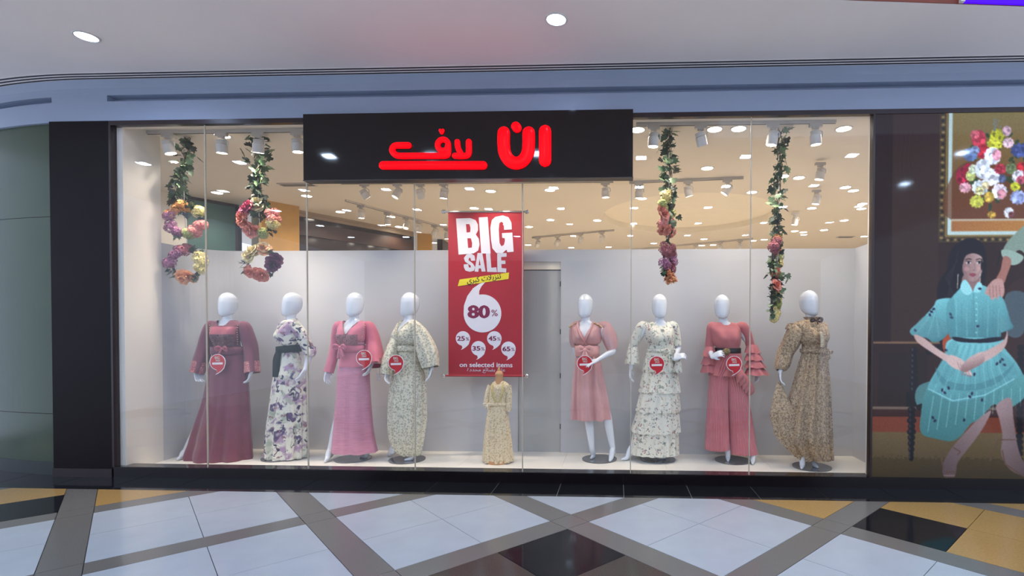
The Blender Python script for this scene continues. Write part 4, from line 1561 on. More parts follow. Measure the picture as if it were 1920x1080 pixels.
def rows_rings(mn, rows, n=96, depth=0.72, fold=None, sub=4, dy=0.0, top_ratio=None):
    """rings from silhouette rows (y, x left, x right) measured in the photo, on the figure's plane"""
    R = []
    for row in rows:
        y, xl, xr_ = row[:3]
        a, c = mn.P(xl, y), mn.P(xr_, y)
        R.append((a.z, (a.x + c.x) / 2, (c.x - a.x) / 2, row[3] if len(row) > 3 else depth, xl, xr_))
    R.sort()
    z0, z1 = R[0][0], R[-1][0]
    out = []
    N = max(8, int((z1 - z0) / 0.022))
    for j in range(N + 1):
        z = z0 + (z1 - z0) * j / N
        c, rx, dp, pl, pr_ = interp(R, z)
        t = 1 - j / N
        for it in range(4):                                       # nearer parts of a ring look larger: keep the measured outline
            ring = []
            for i in range(n):
                a = 2 * PI * i / n
                f = 1 + (fold(a, t) if fold else 0)
                ring.append((c + rx * math.cos(a) * (1 + (f - 1) * 0.35), mn.Y0 + dy + rx * dp * math.sin(a) * f, z))
            xs_ = [proj_x(q) for q in ring]
            e0, e1 = pl - min(xs_), pr_ - max(xs_)
            c += (e0 + e1) / 2 * mn.m
            rx = max(0.004, rx + (e1 - e0) / 2 * mn.m)
        out.append(ring)
    return out


def gown(mn, rows, m, name, parent, z_from=1.20, z_to=1.497, off=0.012, neckline=None, depth=0.72, fold=None, sx=1.06, n=112, blend=None):
    """dress: skirt rows up to the waist, then the torso pushed out by off; neckline(lx, zl) cuts the opening at the front"""
    b = MB()
    rings = rows_rings(mn, rows, n, depth, fold)
    lower = len(rings)
    tz = rings[-1][0][2]
    zl0 = max(z_from, (tz - FB) / mn.k + 0.02)
    for zl in np.linspace(zl0, z_to, 34):
        rings.append(mn.ring(zl, off, n, sx))
    b.loft(rings)
    if neckline:
        keep = []
        c, sn = math.cos(-mn.phi), math.sin(-mn.phi)
        for f in b.f:
            p = Vector([sum(b.v[i][q] for i in f) / len(f) for q in range(3)])
            zl = (p.z - FB) / mn.k
            if zl > 1.2:
                dx, dy = p.x - mn.cx(p.z), p.y - mn.Y0
                lx, ly = (dx * c - dy * sn) / mn.k, (dx * sn + dy * c) / mn.k
                if zl > neckline(abs(lx), ly):
                    continue
            keep.append(f)
        b.f = keep
    return b.build(name, m, parent, smooth=True)


def collar_trim(mn, pts, r, m, name, parent):
    b = MB()
    b.tube([mn.lp(*p) for p in pts], [r] * len(pts), n=8, sub=4)
    return b.build(name, m, parent, smooth=True)


def sleeve(mn, pts, m, parent, fold=None, name='sleeve', flat=1.0, sub=5, n=28):
    """tube through (x, y, depth, radius in pixels)"""
    b = MB()
    P_, R_q = [mn.P(x, y, d) for x, y, d, r in pts], [r * mn.m for x, y, d, r in pts]
    if pts[0][1] < 640 and mn.k > 0.9:                            # rounded sleeve head set into the shoulder
        p0 = P_[0]
        sg = 1 if p0.x > mn.neck.x else -1
        lx = Vector((mn.cx(FB + 1.43 * mn.k), mn.Y0 + (p0.y - mn.Y0) * 0.6, FB + 1.432 * mn.k))
        P_ = [lx.lerp(p0, 0.45), lx.lerp(p0, 0.80) + Vector((0, 0, 0.004))] + [P_[0] - Vector((0, 0, 0.012))] + P_[1:]
        R_q = [0.030, 0.048 * mn.k, max(R_q[0], 0.054 * mn.k)] + [max(q, 0.043) if i == 0 else q for i, q in enumerate(R_q[1:])]
    b.tube(P_, R_q, n=n, sub=sub, caps=False, fold=fold, flat=flat)
    return b.build(name, m, parent, smooth=True)


def band(mn, y0, y1, xl, xr_, m, name, parent, depth=0.74, slope=0.0, grow=1.0):
    """belt or sash around the waist between two photo heights"""
    b = MB()
    rings = []
    ya = [y0, y0 + 0.3, (y0 + y1) / 2, y1 - 0.3, y1]
    for k, y in enumerate(ya):
        a, c = mn.P(xl, y), mn.P(xr_, y)
        cx, rx = (a.x + c.x) / 2, (c.x - a.x) / 2 * grow * (1.0 if k in (0, 4) else 1.03)
        rings.append([(cx + rx * math.cos(q), mn.Y0 + rx * depth * math.sin(q), a.z + slope * math.cos(q)) for q in [2 * PI * i / 64 for i in range(64)]])
    b.loft(rings)
    return b.build(name, m, parent, smooth=True)


def ribbon(mb, pts, w, th=0.004):
    """strip of cloth along pts, width w (list) across X"""
    pts = [Vector(p) for p in pts]
    ws = list(w)
    pts, ws = catmull(pts, ws, 4)
    rings = []
    for p, ww in zip(pts, ws):
        rings.append([p + Vector((-ww, 0, 0)), p + Vector((0, -th * 2.2, 0)), p + Vector((ww, 0, 0)), p + Vector((0, th, 0))])
    mb.loft(rings, True, True)


def bow(mn, x, y, m, parent, s=1.0, dy=-0.1, tails=((-4, 26), (5, 24)), name='bow', w=4.0):
    b = MB()
    c = mn.P(x, y, dy)
    u = mn.m * s
    for sg in (-1, 1):
        pts = [c, c + Vector((sg * 7 * u, -0.02, 5 * u)), c + Vector((sg * 12 * u, -0.025, 3 * u)), c + Vector((sg * 11 * u, -0.012, -3 * u)), c + Vector((sg * 3 * u, -0.012, -1 * u))]
        b.tube(pts, [2.0 * u, 3.2 * u, 3.4 * u, 2.8 * u, 1.8 * u], n=10, sub=4, flat=0.45)
    b.ball((c.x, c.y - 0.012, c.z), 3.2 * u, 2.4 * u, 3.4 * u, 10, 6)
    for tx, ty in tails:
        ribbon(b, [c + Vector((0, -0.008, 0)), c + Vector((tx * 0.6 * u, -0.018, -ty * 0.35 * u)), c + Vector((tx * u, -0.014, -ty * u))], [1.6 * u, w * 0.8 * u, w * u])
    return b.build(name, m, parent, smooth=True)


def ruffle(mn, cx_, y0, y1, r0, r1, m, parent, name, k=9, dy=0.0, amp=0.16, depth=0.8, n=72, ph=0.0):
    """flared tier: from radius r0 (px) at y0 to r1 at y1 with growing flutes"""
    b = MB()
    rings = []
    for j in range(7):
        t = j / 6
        y = y0 + (y1 - y0) * t
        c = mn.P(cx_[0] + (cx_[1] - cx_[0]) * t, y, dy)
        r = (r0 + (r1 - r0) * t ** 0.8) * mn.m
        ring = []
        for i in range(n):
            a = 2 * PI * i / n
            f = 1 + amp * t * (math.sin(a * k + ph) * 0.7 + math.sin(a * (k + 4) + ph * 3) * 0.3)
            ring.append((c.x + r * math.cos(a) * (1 + (f - 1) * 0.5), c.y + r * depth * math.sin(a) * f, c.z + 0.006 * t * math.sin(a * k + ph)))
        rings.append(ring)
    b.loft(rings)
    return b.build(name, m, parent, smooth=True)


def base_disc(mn, cx_, cy_, r=0.195):
    v = at(cx_, cy_, Z=FB)
    b = MB()
    b.disc((v.x, v.y), r, ZF + 0.0005, FB, 48)
    return b.build('base_disc', M['disc_glass'], mn.thing)


def start(mn, label, name='mannequin'):
    mn.thing = thing(name, label, 'mannequin', tuple(mn.base), 'window display mannequins')
    return mn.thing


FD = lambda k, amp, ph=0.0, pw=1.3: (lambda a, t: 2.5 * amp * (max(t, 0) ** pw) * (vnoise(a, k, ph) + 0.35 * vnoise(a, 2 * k + 1, ph * 1.7 + 1)))
PLEAT = lambda k, amp: (lambda a, t: amp * (abs(((a * k / (2 * PI)) % 1) - 0.5) * 2 - 0.5))
Vneck = lambda bottom, slope, back=1.49: (lambda x, y: (bottom + x * slope) if y < 0.0 else back)
Round = lambda bottom, w, back=1.485: (lambda x, y: bottom + 0.11 * (x / w) ** 3 if y < 0.01 else back)

MAROON = cloth('maroon', (122, 60, 76), bump=0.25)
MAROON_SATIN = cloth('maroon_satin', (172, 84, 98), rough=0.4)
MAROON_SEQ = mat_print('maroon_sequins', (96, 52, 64), [((188, 150, 130), 'noise', 150, 0.62, 0.03, 1), ((60, 34, 44), 'noise', 90, 0.58, 0.04, 4)], rough=0.4)
CUFF = mat_print('maroon_cuff', (176, 92, 96), [((226, 168, 160), 'noise', 90, 0.58, 0.04, 2), ((120, 60, 72), 'noise', 70, 0.6, 0.04, 6)], rough=0.5)
BEAD = mat('gold_beads', (206, 176, 130), 0.3, metal=0.7)
FLOR1 = mat_print('purple_floral', (228, 224, 206), [((176, 182, 160), 'noise', 9, 0.58, 0.05, 3), ((176, 146, 170), 'noise', 8, 0.57, 0.05, 1), ((96, 78, 112), 'noise', 11, 0.60, 0.03, 5), ((58, 54, 78), 'noise', 16, 0.63, 0.02, 8), ((150, 110, 120), 'noise', 14, 0.64, 0.03, 9)])
GREEN_SASH = cloth('dark_green', (18, 36, 30), sheen=0.0, spec=0.2)
PINK = cloth('pink', (204, 112, 130))
PINK_SKIRT = mat('cloth_pink_crinkle', (208, 138, 158), 0.8, var=0.10, scale=10, bump=0.5, bscale=26, sheen=0.2, stretch=(1, 1, 9))
PINK_SEQ = mat_print('pink_sequins', (150, 96, 100), [((210, 160, 150), 'noise', 120, 0.60, 0.03, 2), ((110, 70, 76), 'noise', 80, 0.58, 0.04, 4)], rough=0.45)
LEAF = mat_print('green_leaf_print', (222, 216, 192), [((176, 172, 152), 'spot', 38, 0.36, 0.08, 2), ((180, 172, 150), 'noise', 36, 0.60, 0.05, 3), ((166, 160, 144), 'spot', 44, 0.26, 0.08, 6)])
DUSTY = cloth('dusty_pink', (206, 152, 148), rough=0.5, bump=0.06)
DUSTY_LIGHT = cloth('pale_pink_satin', (236, 174, 164), rough=0.45)
SHEER = mat_sheer('sheer_pink', (222, 168, 164), 0.62)
FLOR2 = mat_print('small_floral', (224, 220, 202), [((150, 156, 140), 'noise', 26, 0.61, 0.03, 3), ((170, 120, 112), 'noise', 30, 0.64, 0.025, 7), ((110, 104, 110), 'noise', 36, 0.66, 0.02, 5)])
ROSE = cloth('rose', (196, 112, 112))
ROSE_PLEAT = cloth('rose_pleated', (202, 116, 120))
BELT = mat('black_leather', (20, 18, 20), 0.35)
BROWN = mat_print('brown_paisley', (190, 164, 128), [((138, 114, 90), 'noise', 52, 0.52, 0.06, 2), ((208, 182, 148), 'noise', 70, 0.60, 0.04, 6), ((112, 94, 78), 'spot', 60, 0.26, 0.08, 3)])
CREAM = mat_print('cream_brocade', (226, 208, 170), [((190, 166, 128), 'noise', 60, 0.56, 0.05, 2), ((202, 178, 148), 'spot', 60, 0.20, 0.06, 5)])


def beads(mn, pts, r, parent, name='bead_trim'):
    b = MB()
    for p in pts:
        b.ball(tuple(p), r, n=6, m=4)
    o = b.build(name, BEAD, parent, smooth=True)
    o['kind'] = 'stuff'
    return o


def legs_of(mn, lk, la, lt, rk, ra, rt, hz=0.86):
    """two legs: photo positions of knee, ankle (with depth) and toe on the platform"""
    out = []
    for sg, kn, an, to in ((-1, lk, la, lt), (1, rk, ra, rt)):
        out.append((mn.lp(sg * 0.06, 0, hz), mn.P(*kn), mn.P(*an), at(*to, Z=FB)))
    return out


# --- first: long maroon dress, standing with one foot far out to the left
a = Man((430, 858), (425, 548), (426, 603), (429, 655), 0, -4)
t = start(a, 'mannequin in a long maroon dress with beaded yoke, nearest the left wall')
base_disc(a, 430, 857)
body(a, [((a.lp(-.178, 0, 1.435), a.P(381, 655, .03), a.P(373, 696, -.03), a.P(383, 722, -.06)), (1, -0.4, 0), 0.6, -1), ((a.lp(.178, 0, 1.435), a.P(470, 655, .03), a.P(474, 696, -.02), a.P(469, 722, -.04)), (-1, -0.3, 0), 0.6, 1)],
     legs_of(a, (392, 770, -.02), (350, 846, -.02), (332, 863), (440, 770, .04), (440, 842, .06), (432, 858)))
rows = [(860, 344, 475), (852, 343, 474.5), (830, 351, 473.5), (800, 361, 472), (750, 378, 469), (700, 388, 466), (680, 393, 463), (658, 399, 457), (648, 400, 452), (640, 400, 451)]
dress = gown(a, rows, MAROON, 'dress', t, neckline=Round(1.435, .088), fold=FD(7, .07, 1.0), depth=0.62, z_from=1.3)
for pts in ([(395, 611, 0, 10.5), (388, 630, .01, 12), (382, 650, .02, 12.5), (377, 675, 0, 12.5), (373, 699, -.03, 11.5)], [(459, 611, 0, 10.5), (463, 630, .01, 12), (467, 650, .02, 12.5), (472, 675, 0, 12), (476, 698, -.02, 12.5)]):
    sv = sleeve(a, pts, MAROON, dress, fold=FD(3, .08))
    q = pts[-2:]
    (xa, ya, da, ra), (xb, yb, db, rb_) = q
    f = 0.15
    sleeve(a, [(xa + (xb - xa) * f, ya + (yb - ya) * f, da, ra + 0.7), ((xa + xb) / 2 + (xb - xa) * f / 2, (ya + yb) / 2 + 2, (da + db) / 2, (ra + rb_) / 2 + 0.8), (xb, yb + 0.5, db, rb_ + 0.7)], CUFF, dress, name='cuff')


def patch(mn, za, zb, la, lb, m, name, parent, off=0.016, nz=10, nx=24, sx=1.06, shape=None):
    """piece of cloth lying on the front of the torso between body heights za..zb and angles la..lb (0 = straight ahead)"""
    b = MB()
    rings = []
    for j in range(nz + 1):
        zl = za + (zb - za) * j / nz
        full = mn.ring(zl, off, 360, sx)
        rw_ = []
        for i in range(nx + 1):
            q = la + (lb - la) * i / nx
            k = ((-PI / 2 + q + mn.phi) / (2 * PI) * 360) % 360
            k0 = int(k) % 360
            f = k - int(k)
            p = Vector(full[k0]).lerp(Vector(full[(k0 + 1) % 360]), f)
            rw_.append(p)
        rings.append(rw_)
    b.loft(rings, closed=False)
    return b.build(name, m, parent, smooth=True)


patch(a, 1.345, 1.425, -.95, .95, MAROON_SATIN, 'satin_yoke', dress, 0.0155)
patch(a, 1.215, 1.345, -.85, .85, MAROON_SEQ, 'sequin_panel', dress, 0.017)
bd = []
for sg in (-1, 1):
    for k in range(9):
        zl = 1.44 - 0.025 * k
        full = a.ring(zl, 0.019, 360, 1.06)
        bd.append(full[int((-PI / 2 + sg * (0.95 + 0.02 * k)) / (2 * PI) * 360) % 360])
beads(a, bd, 0.007, dress)
band(a, 650, 664, 399, 458, MAROON, 'sash', dress, 0.70)
bow(a, 434, 654, MAROON_SATIN, dress, 0.8, -.125, tails=((-8, 24),), name='sash_knot')

# --- second: ivory shirt dress with purple flowers, turned left
a = Man((534, 857), (545, 548), (546, 600), (543, 652), -48, -52)
t = start(a, 'mannequin turned left in an ivory shirt dress with purple flowers and dark green sash')
base_disc(a, 527, 857)
body(a, [((a.lp(.172, 0, 1.435), a.P(589, 657, -.06), a.P(585, 692, -.13), a.P(576, 714, -.16)), (-1, 0, 0), 0.5, 1), ((a.lp(-.17, 0, 1.435), a.P(545, 655, .18), a.P(548, 690, .16), a.P(550, 712, .14)), (0, -1, 0), 0.5, -1)],
     legs_of(a, (528, 760, 0), (528, 835, 0), (522, 858), (550, 760, .02), (552, 835, .03), (545, 856)))
rows = [(856, 493, 579), (848, 494, 579), (800, 498, 578), (750, 505, 577), (720, 509, 575), (700, 513, 572), (680, 517, 566), (668, 520, 563), (655, 522, 561), (648, 523, 561)]
dress = gown(a, rows, FLOR1, 'shirt_dress', t, neckline=Vneck(1.37, 1.5), fold=FD(11, .09, .4), depth=0.80, off=0.014)
sleeve(a, [(568, 611, -.115, 9), (575, 624, -.11, 10.5), (582, 640, -.10, 10), (587, 654, -.075, 9.2)], FLOR1, dress, fold=FD(4, .08))
sleeve(a, [(588, 652, -.07, 10), (590, 660, -.08, 10), (589, 667, -.09, 8.5)], FLOR1, dress, name='rolled_cuff', fold=FD(5, .06, pw=.2))
cl = MB()
for sg in (-1, 1):
    pts = [a.lp(sg * .062, .045, 1.50), a.lp(sg * .075, -.02, 1.487), a.lp(sg * .058, -.085, 1.458), a.lp(sg * .030, -.125, 1.41)]
    cl.tube(pts, [.014, .020, .024, .010], n=10, sub=5, flat=0.5)
cl.build('collar', FLOR1, dress, smooth=True)
band(a, 648, 661, 521, 562, GREEN_SASH, 'sash', dress, 0.82, slope=0.012, grow=1.03)
r_ = MB()
c_ = a.P(533, 655, -.085)
ribbon(r_, [c_, c_ + Vector((-.012, -.022, -.09)), c_ + Vector((-.016, -.028, -.19)), c_ + Vector((-.020, -.036, -.30))], [.030, .042, .042, .034])
r_.build('sash_tail', GREEN_SASH, dress, smooth=True)

# --- third: pink embroidered dress
a = Man((663, 860), (664, 548), (663, 602), (661, 655), -6, -12)
t = start(a, 'mannequin in a pink V-neck dress with ribbon bow and wide sleeves, left of the centre')
base_disc(a, 662, 859)
body(a, [((a.lp(-.178, 0, 1.435), a.P(626, 655, .02), a.P(618, 694, -.03), a.P(616, 714, -.05)), (1, -.3, 0), 0.5, -1), ((a.lp(.178, 0, 1.435), a.P(702, 648, .0), a.P(705, 682, -.10), a.P(697, 706, -.14)), (-1, -.2, 0), 0.5, 1)],
     legs_of(a, (642, 770, -.03), (622, 842, -.03), (609, 867), (680, 770, .03), (683, 838, .04), (676, 858)))
rows = [(846, 621, 709), (838, 620.5, 707), (820, 622, 703), (800, 624, 700), (750, 629, 696), (715, 631, 694), (690, 633, 693), (672, 636, 689), (655, 640, 684), (645, 640, 684)]
dress = gown(a, rows, PINK_SKIRT, 'skirt', t, z_to=1.24, fold=FD(6, .06, 2.0), depth=0.66)
top = gown(a, [(687, 634, 694), (675, 635.5, 690), (660, 638.5, 685), (650, 639, 684), (642, 639, 684)], PINK, 'bodice', t, neckline=Vneck(1.345, 1.55), depth=0.72, fold=FD(5, .03), off=0.016)
sleeve(a, [(635, 611, 0, 10), (630, 630, .01, 9.5), (627, 650, .02, 9), (623, 675, 0, 8.5), (619, 698, -.03, 8.5)], PINK, top, fold=FD(3, .06))
sleeve(a, [(693, 611, 0, 10), (698, 628, 0, 11.5), (702, 645, -.01, 13), (706, 664, -.05, 15.5), (709, 683, -.09, 18)], PINK, top, fold=FD(3, .10))
sleeve(a, [(707.6, 676, -.078, 17.6), (708.6, 680, -.085, 18.3), (709.4, 685, -.093, 19)], PINK_SEQ, top, name='cuff')
patch(a, 1.235, 1.345, -.8, .8, PINK_SEQ, 'sequin_panel', top, 0.021)
bd = [a.lp(sg * (0.002 + x), -0.115 + x * 0.55, 1.345 + x * 1.55) for sg in (-1, 1) for x in np.linspace(0, .085, 12)]
collar_trim(a, [(-.088, -.062, 1.475), (-.05, -.105, 1.42), (0, -.135, 1.34), (.05, -.105, 1.42), (.088, -.062, 1.475)], 0.005, PINK_SEQ, 'neck_trim', top)
bd = []
for sg in (-1, 1):
    for k in range(10):
        full = a.ring(1.46 - 0.022 * k, 0.022, 360, 1.06)
        bd.append(full[int((-PI / 2 + a.phi + sg * (1.05 - 0.01 * k)) / (2 * PI) * 360) % 360])
beads(a, bd, 0.006, top)
band(a, 647, 659, 638, 685, PINK, 'sash', top, 0.78, grow=1.03)
bow(a, 651, 651, PINK, top, 0.85, -.14, tails=((-3, 24), (7, 20)))

# --- fourth: green leaf-print maxi dress with kimono sleeves, turned left
a = Man((765, 861), (766, 548), (766, 600), (764, 652), -36, -50)
t = start(a, 'mannequin turned left in a pale green leaf-print maxi dress, beside the red banner')
base_disc(a, 763.5, 860.5)
body(a, [((a.lp(.172, 0, 1.435), a.P(808, 655, -.02), a.P(816, 690, -.10), a.P(811, 718, -.13)), (-1, -.2, 0), 0.5, 1), ((a.lp(-.172, 0, 1.435), a.P(744, 652, -.02), a.P(737, 692, -.14), a.P(736, 712, -.17)), (1, 0, 0), 0.5, -1)],
     legs_of(a, (748, 770, .02), (737, 836, .03), (727, 853), (775, 770, -.02), (777, 838, -.02), (760, 864)))
rows = [(853, 750, 789), (848, 744, 791), (838, 736, 793), (820, 729, 796), (790, 726, 800.5), (750, 727.5, 800.5), (720, 731, 799), (700, 735, 796), (675, 741, 788), (655, 744, 784), (645, 744, 784)]
dress = gown(a, rows, LEAF, 'maxi_dress', t, neckline=Vneck(1.35, 1.45), fold=FD(9, .09, .9), depth=0.72, off=0.014)
sleeve(a, [(784, 609, -.085, 10), (792, 625, -.075, 14), (800, 645, -.065, 17), (807, 665, -.065, 18), (813, 688, -.08, 15)], LEAF, dress, fold=FD(4, .10, 1.0, .6))
dp = MB()
dp.tube([a.P(800, 655, -.03), a.P(804, 680, -.05), a.P(808, 700, -.06), a.P(809, 708, -.06)], [.07, .055, .028, .008], n=20, sub=5, caps=False, fold=FD(3, .15))
dp.build('sleeve_point', LEAF, dress, smooth=True)
sleeve(a, [(750, 612, .02, 8), (745, 632, -.02, 9), (741, 655, -.08, 10), (737, 680, -.12, 11), (735, 700, -.15, 8)], LEAF, dress, fold=FD(3, .10))
collar_trim(a, [(-.088, -.062, 1.475), (-.05, -.105, 1.42), (0, -.138, 1.345), (.05, -.105, 1.42), (.088, -.062, 1.475)], 0.006, LEAF, 'neck_trim', dress)
band(a, 648, 658, 743, 785, LEAF, 'sash', dress, 0.78, grow=1.05)

# --- fifth: dusty pink wrap dress, knee length
a = Man((1124, 860), (1097, 551), (1099, 603), (1101, 655), -8, -10)
t = start(a, 'mannequin in a knee-length dusty pink wrap dress with pale bow, right of the grey door')
base_disc(a, 1124, 859.5)
body(a, [((a.lp(.174, 0, 1.435), a.P(1150, 657, -.04), a.P(1122, 673, -.20), a.P(1100, 681, -.25)), (0, .5, -1), 0.35, -1), ((a.lp(-.174, 0, 1.435), a.P(1076, 652, .06), a.P(1084, 684, .12), a.P(1090, 700, .12)), (1, 0, 0), 0.5, -1)],
     legs_of(a, (1103, 775, 0), (1110, 842, .0), (1108, 861), (1137, 775, .0), (1149, 842, .02), (1143, 866)))
rows = [(785, 1070, 1146), (780, 1070, 1145.5), (765, 1070, 1143.5), (740, 1071.5, 1139), (700, 1075.5, 1131), (680, 1077.5, 1127), (665, 1079.5, 1123), (655, 1080.5, 1121.5), (646, 1081, 1121)]
dress = gown(a, rows, DUSTY, 'wrap_dress', t, neckline=Vneck(1.33, 1.75), fold=FD(7, .15, 2.2, .6), depth=0.72, off=0.013)
sleeve(a, [(1137, 611, 0, 8.5), (1139.5, 624, -.01, 13), (1144.5, 640, -.02, 12.5), (1148, 656, -.03, 8.5)], SHEER, dress, fold=FD(7, .05, pw=.3))
sleeve(a, [(1079, 611, 0, 7), (1076, 624, .01, 8), (1075, 638, .03, 7.5), (1076, 650, .05, 5.5)], SHEER, dress, fold=FD(7, .05, pw=.3))
lp_ = MB()
for sg in (-1, 1):
    pts = [a.lp(sg * .066, .04, 1.50), a.lp(sg * .080, -.03, 1.485), a.lp(sg * .075, -.095, 1.43), a.lp(sg * .040, -.140, 1.34), a.lp(-sg * .02, -.13, 1.25)]
    lp_.tube(pts, [.010, .022, .028, .024, .008], n=10, sub=5, flat=0.4)
lp_.build('lapel', DUSTY, dress, smooth=True)
for sg in (-1, 1):
    bd = []
    for k in range(14):
        q = Vector(a.lp(sg * (.10 + .006 * k), -.055 + .006 * (k % 3), 1.465 - .003 * k + .006 * (k % 2)))
        bd.append(q + Vector((0, -.006, 0.012)))
    beads(a, bd, .008, dress, 'shoulder_beads')
band(a, 648, 668, 1079, 1123, DUSTY_LIGHT, 'sash', dress, 0.78, grow=1.02)
bow(a, 1098, 655, DUSTY_LIGHT, dress, 1.0, -.13, tails=((-5, 25), (6, 26)), w=4.5)

# --- sixth: white tiered floral dress
a = Man((1236, 861), (1237, 551), (1237, 602), (1237, 656), 8, 6)
t = start(a, 'mannequin in a white small-flowered dress with five frilled tiers, under the third garland')
base_disc(a, 1233.5, 860)
body(a, [((a.lp(-.176, 0, 1.435), a.P(1187, 650, .03), a.P(1183, 690, -.02), a.P(1181, 714, -.04)), (1, -.3, 0), 0.5, -1), ((a.lp(.174, 0, 1.435), a.P(1272, 652, .02), a.P(1262, 672, -.14), a.P(1278, 664, -.17)), (0, .6, -.6), 0.9, 1)],
     legs_of(a, (1215, 770, .0), (1186, 836, .0), (1166, 863), (1240, 770, 0), (1243, 840, 0), (1247, 861)))
dress = gown(a, [(700, 1212, 1266), (680, 1213, 1265), (668, 1213.5, 1264), (655, 1214, 1263), (646, 1214.5, 1263)], FLOR2, 'tiered_dress', t, neckline=Round(1.448, .092), fold=FD(6, .04), depth=0.74, off=0.013)
for k, (cx_, y0, y1, r0, r1) in enumerate([((1238, 1239.5), 660, 697, 25.5, 33), ((1238, 1236.5), 690, 735, 29, 38), ((1237, 1233.5), 728, 771, 34, 40.5), ((1234, 1229), 764, 809, 37, 44.5), ((1230, 1227), 802, 850, 41, 45)]):
    ruffle(a, cx_, y0, y1, r0, r1, FLOR2, dress, 'frill_tier', k=11 + k, amp=0.10, depth=0.72, n=112, ph=k * 1.3)
sleeve(a, [(1203, 611, 0, 9.5), (1197, 626, .01, 10), (1190, 642, .02, 9), (1187, 652, .03, 8.5)], FLOR2, dress)
ruffle(a, (1187, 1185), 650, 682, 8.5, 13.5, FLOR2, dress, 'sleeve_frill', k=5, dy=.01, amp=.12, depth=1.0, n=40)
sleeve(a, [(1263, 611, 0, 8.5), (1268, 630, .01, 8), (1270, 648, .01, 7.5)], FLOR2, dress)
ruffle(a, (1270, 1269), 668, 697, 5, 8, FLOR2, dress, 'sleeve_frill', k=5, dy=-.10, amp=.12, depth=1.0, n=40)
band(a, 654, 660, 1213.5, 1264, FLOR2, 'belt', dress, 0.79, grow=1.03)
bow(a, 1253, 658, FLOR2, dress, 0.7, -.13, tails=((-1, 26), (6, 22)))

# --- seventh: rose blouse and pleated wide trousers
a = Man((1374, 862), (1354, 552), (1358, 604), (1364, 657), 4, -4)
t = start(a, 'mannequin in a rose frilled blouse, black belt and pleated wide trousers')
base_disc(a, 1374, 862)
body(a, [((a.lp(-.176, 0, 1.435), a.P(1331.5, 655, .02), a.P(1330, 668, -.16), a.P(1343, 660, -.22)), (0, .7, -.5), 0.9, -1), ((a.lp(.176, 0, 1.435), a.P(1409, 650, .03), a.P(1416, 692, -.02), a.P(1420, 716, -.04)), (-1, -.3, 0), 0.5, 1)],
     legs_of(a, (1347, 770, 0), (1365, 842, 0), (1365, 866), (1390, 770, .0), (1412, 846, 0), (1411, 871)))
tr = MB()
tr.loft(rows_rings(a, [(841, 1321, 1368), (830, 1321.5, 1368), (790, 1324, 1366.5), (740, 1327, 1365.5), (710, 1330, 1368), (690, 1333, 1380), (665, 1340, 1388)], 160, 1.1, PLEAT(30, .10), dy=.0))
q = MB()
q.loft(rows_rings(a, [(849, 1367, 1421), (835, 1367, 1418), (800, 1366, 1413), (750, 1364, 1406), (720, 1360, 1401), (690, 1350, 1393), (665, 1341, 1388)], 160, 0.95, PLEAT(32, .10), dy=.0))
tr.add(q.v, q.f)
trousers = tr.build('pleated_trousers', ROSE_PLEAT, t)
blouse = gown(a, [(668, 1341, 1388), (660, 1342, 1387), (650, 1342, 1387)], ROSE, 'blouse', t, neckline=Round(1.468, .085), depth=0.74, off=0.013)
ruffle(a, (1365, 1361), 662, 704, 23.5, 31, ROSE, blouse, 'peplum', k=10, amp=.12, depth=0.8, n=112)
fr = MB()
for k in range(5):
    pts = [a.P(1377 + 5.5 * k, 690 + 6 * k, -.16 + .02 * k), a.P(1380 + 5.5 * k, 702 + 7 * k, -.19 + .02 * k), a.P(1376 + 6 * k, 714 + 6.5 * k, -.17 + .02 * k)]
    fr.tube(pts, [.030, .042, .010], n=14, sub=5, flat=0.5, fold=lambda a_, t_: .18 * math.sin(5 * a_))
fr.build('waterfall_frill', ROSE, blouse, smooth=True)
sleeve(a, [(1335, 612, 0, 9.5), (1333, 628, .01, 8.5), (1331, 645, .02, 8), (1330, 656, .01, 8)], ROSE, blouse)
sleeve(a, [(1394, 612, 0, 9.5), (1402, 628, .01, 8.5), (1407, 645, .02, 8), (1411, 660, .02, 7.5), (1414, 690, 0, 7)], ROSE, blouse)
for k in range(4):
    ruffle(a, (1410 + 1.4 * k, 1411.5 + 2.2 * k), 646 + 12.5 * k, 662 + 13.5 * k, 8.5, 15 + 2.0 * k, ROSE, blouse, 'sleeve_frill', k=6, dy=.01 - .01 * k, amp=.16, depth=0.95, n=56, ph=k)
for k in range(3):
    ruffle(a, (1330 - 1 * k, 1328.5 - .5 * k), 650 + 13 * k, 668 + 15 * k, 7.5, 13.5 + .3 * k, ROSE, blouse, 'sleeve_frill', k=5, dy=-.02, amp=.18, depth=0.95, n=56, ph=2 + k)
belt = band(a, 652, 664, 1341.5, 1387.5, BELT, 'belt', blouse, 0.78, grow=1.04)
bk = MB()
c_ = a.P(1357, 658.5, -.142)
rings = []
for rr_, dz in ((0.002, -.012), (.016, -.016), (.030, -.012), (.040, -.004), (.040, .006)):
    rings.append([(c_.x + rr_ * math.cos(2 * PI * i / 24) * 1.1, c_.y + dz, c_.z + rr_ * math.sin(2 * PI * i / 24)) for i in range(24)])
bk.loft(rings, True, True)
for i in range(8):
    an = 2 * PI * i / 8
    bk.tube([(c_.x + .012 * math.cos(an), c_.y - .02, c_.z + .012 * math.sin(an)), (c_.x + .034 * math.cos(an), c_.y - .012, c_.z + .034 * math.sin(an))], [.004, .006], n=6, sub=1)
bk.build('buckle', mat('antique_gold', (150, 132, 92), 0.3, metal=0.9), blouse, smooth=True)

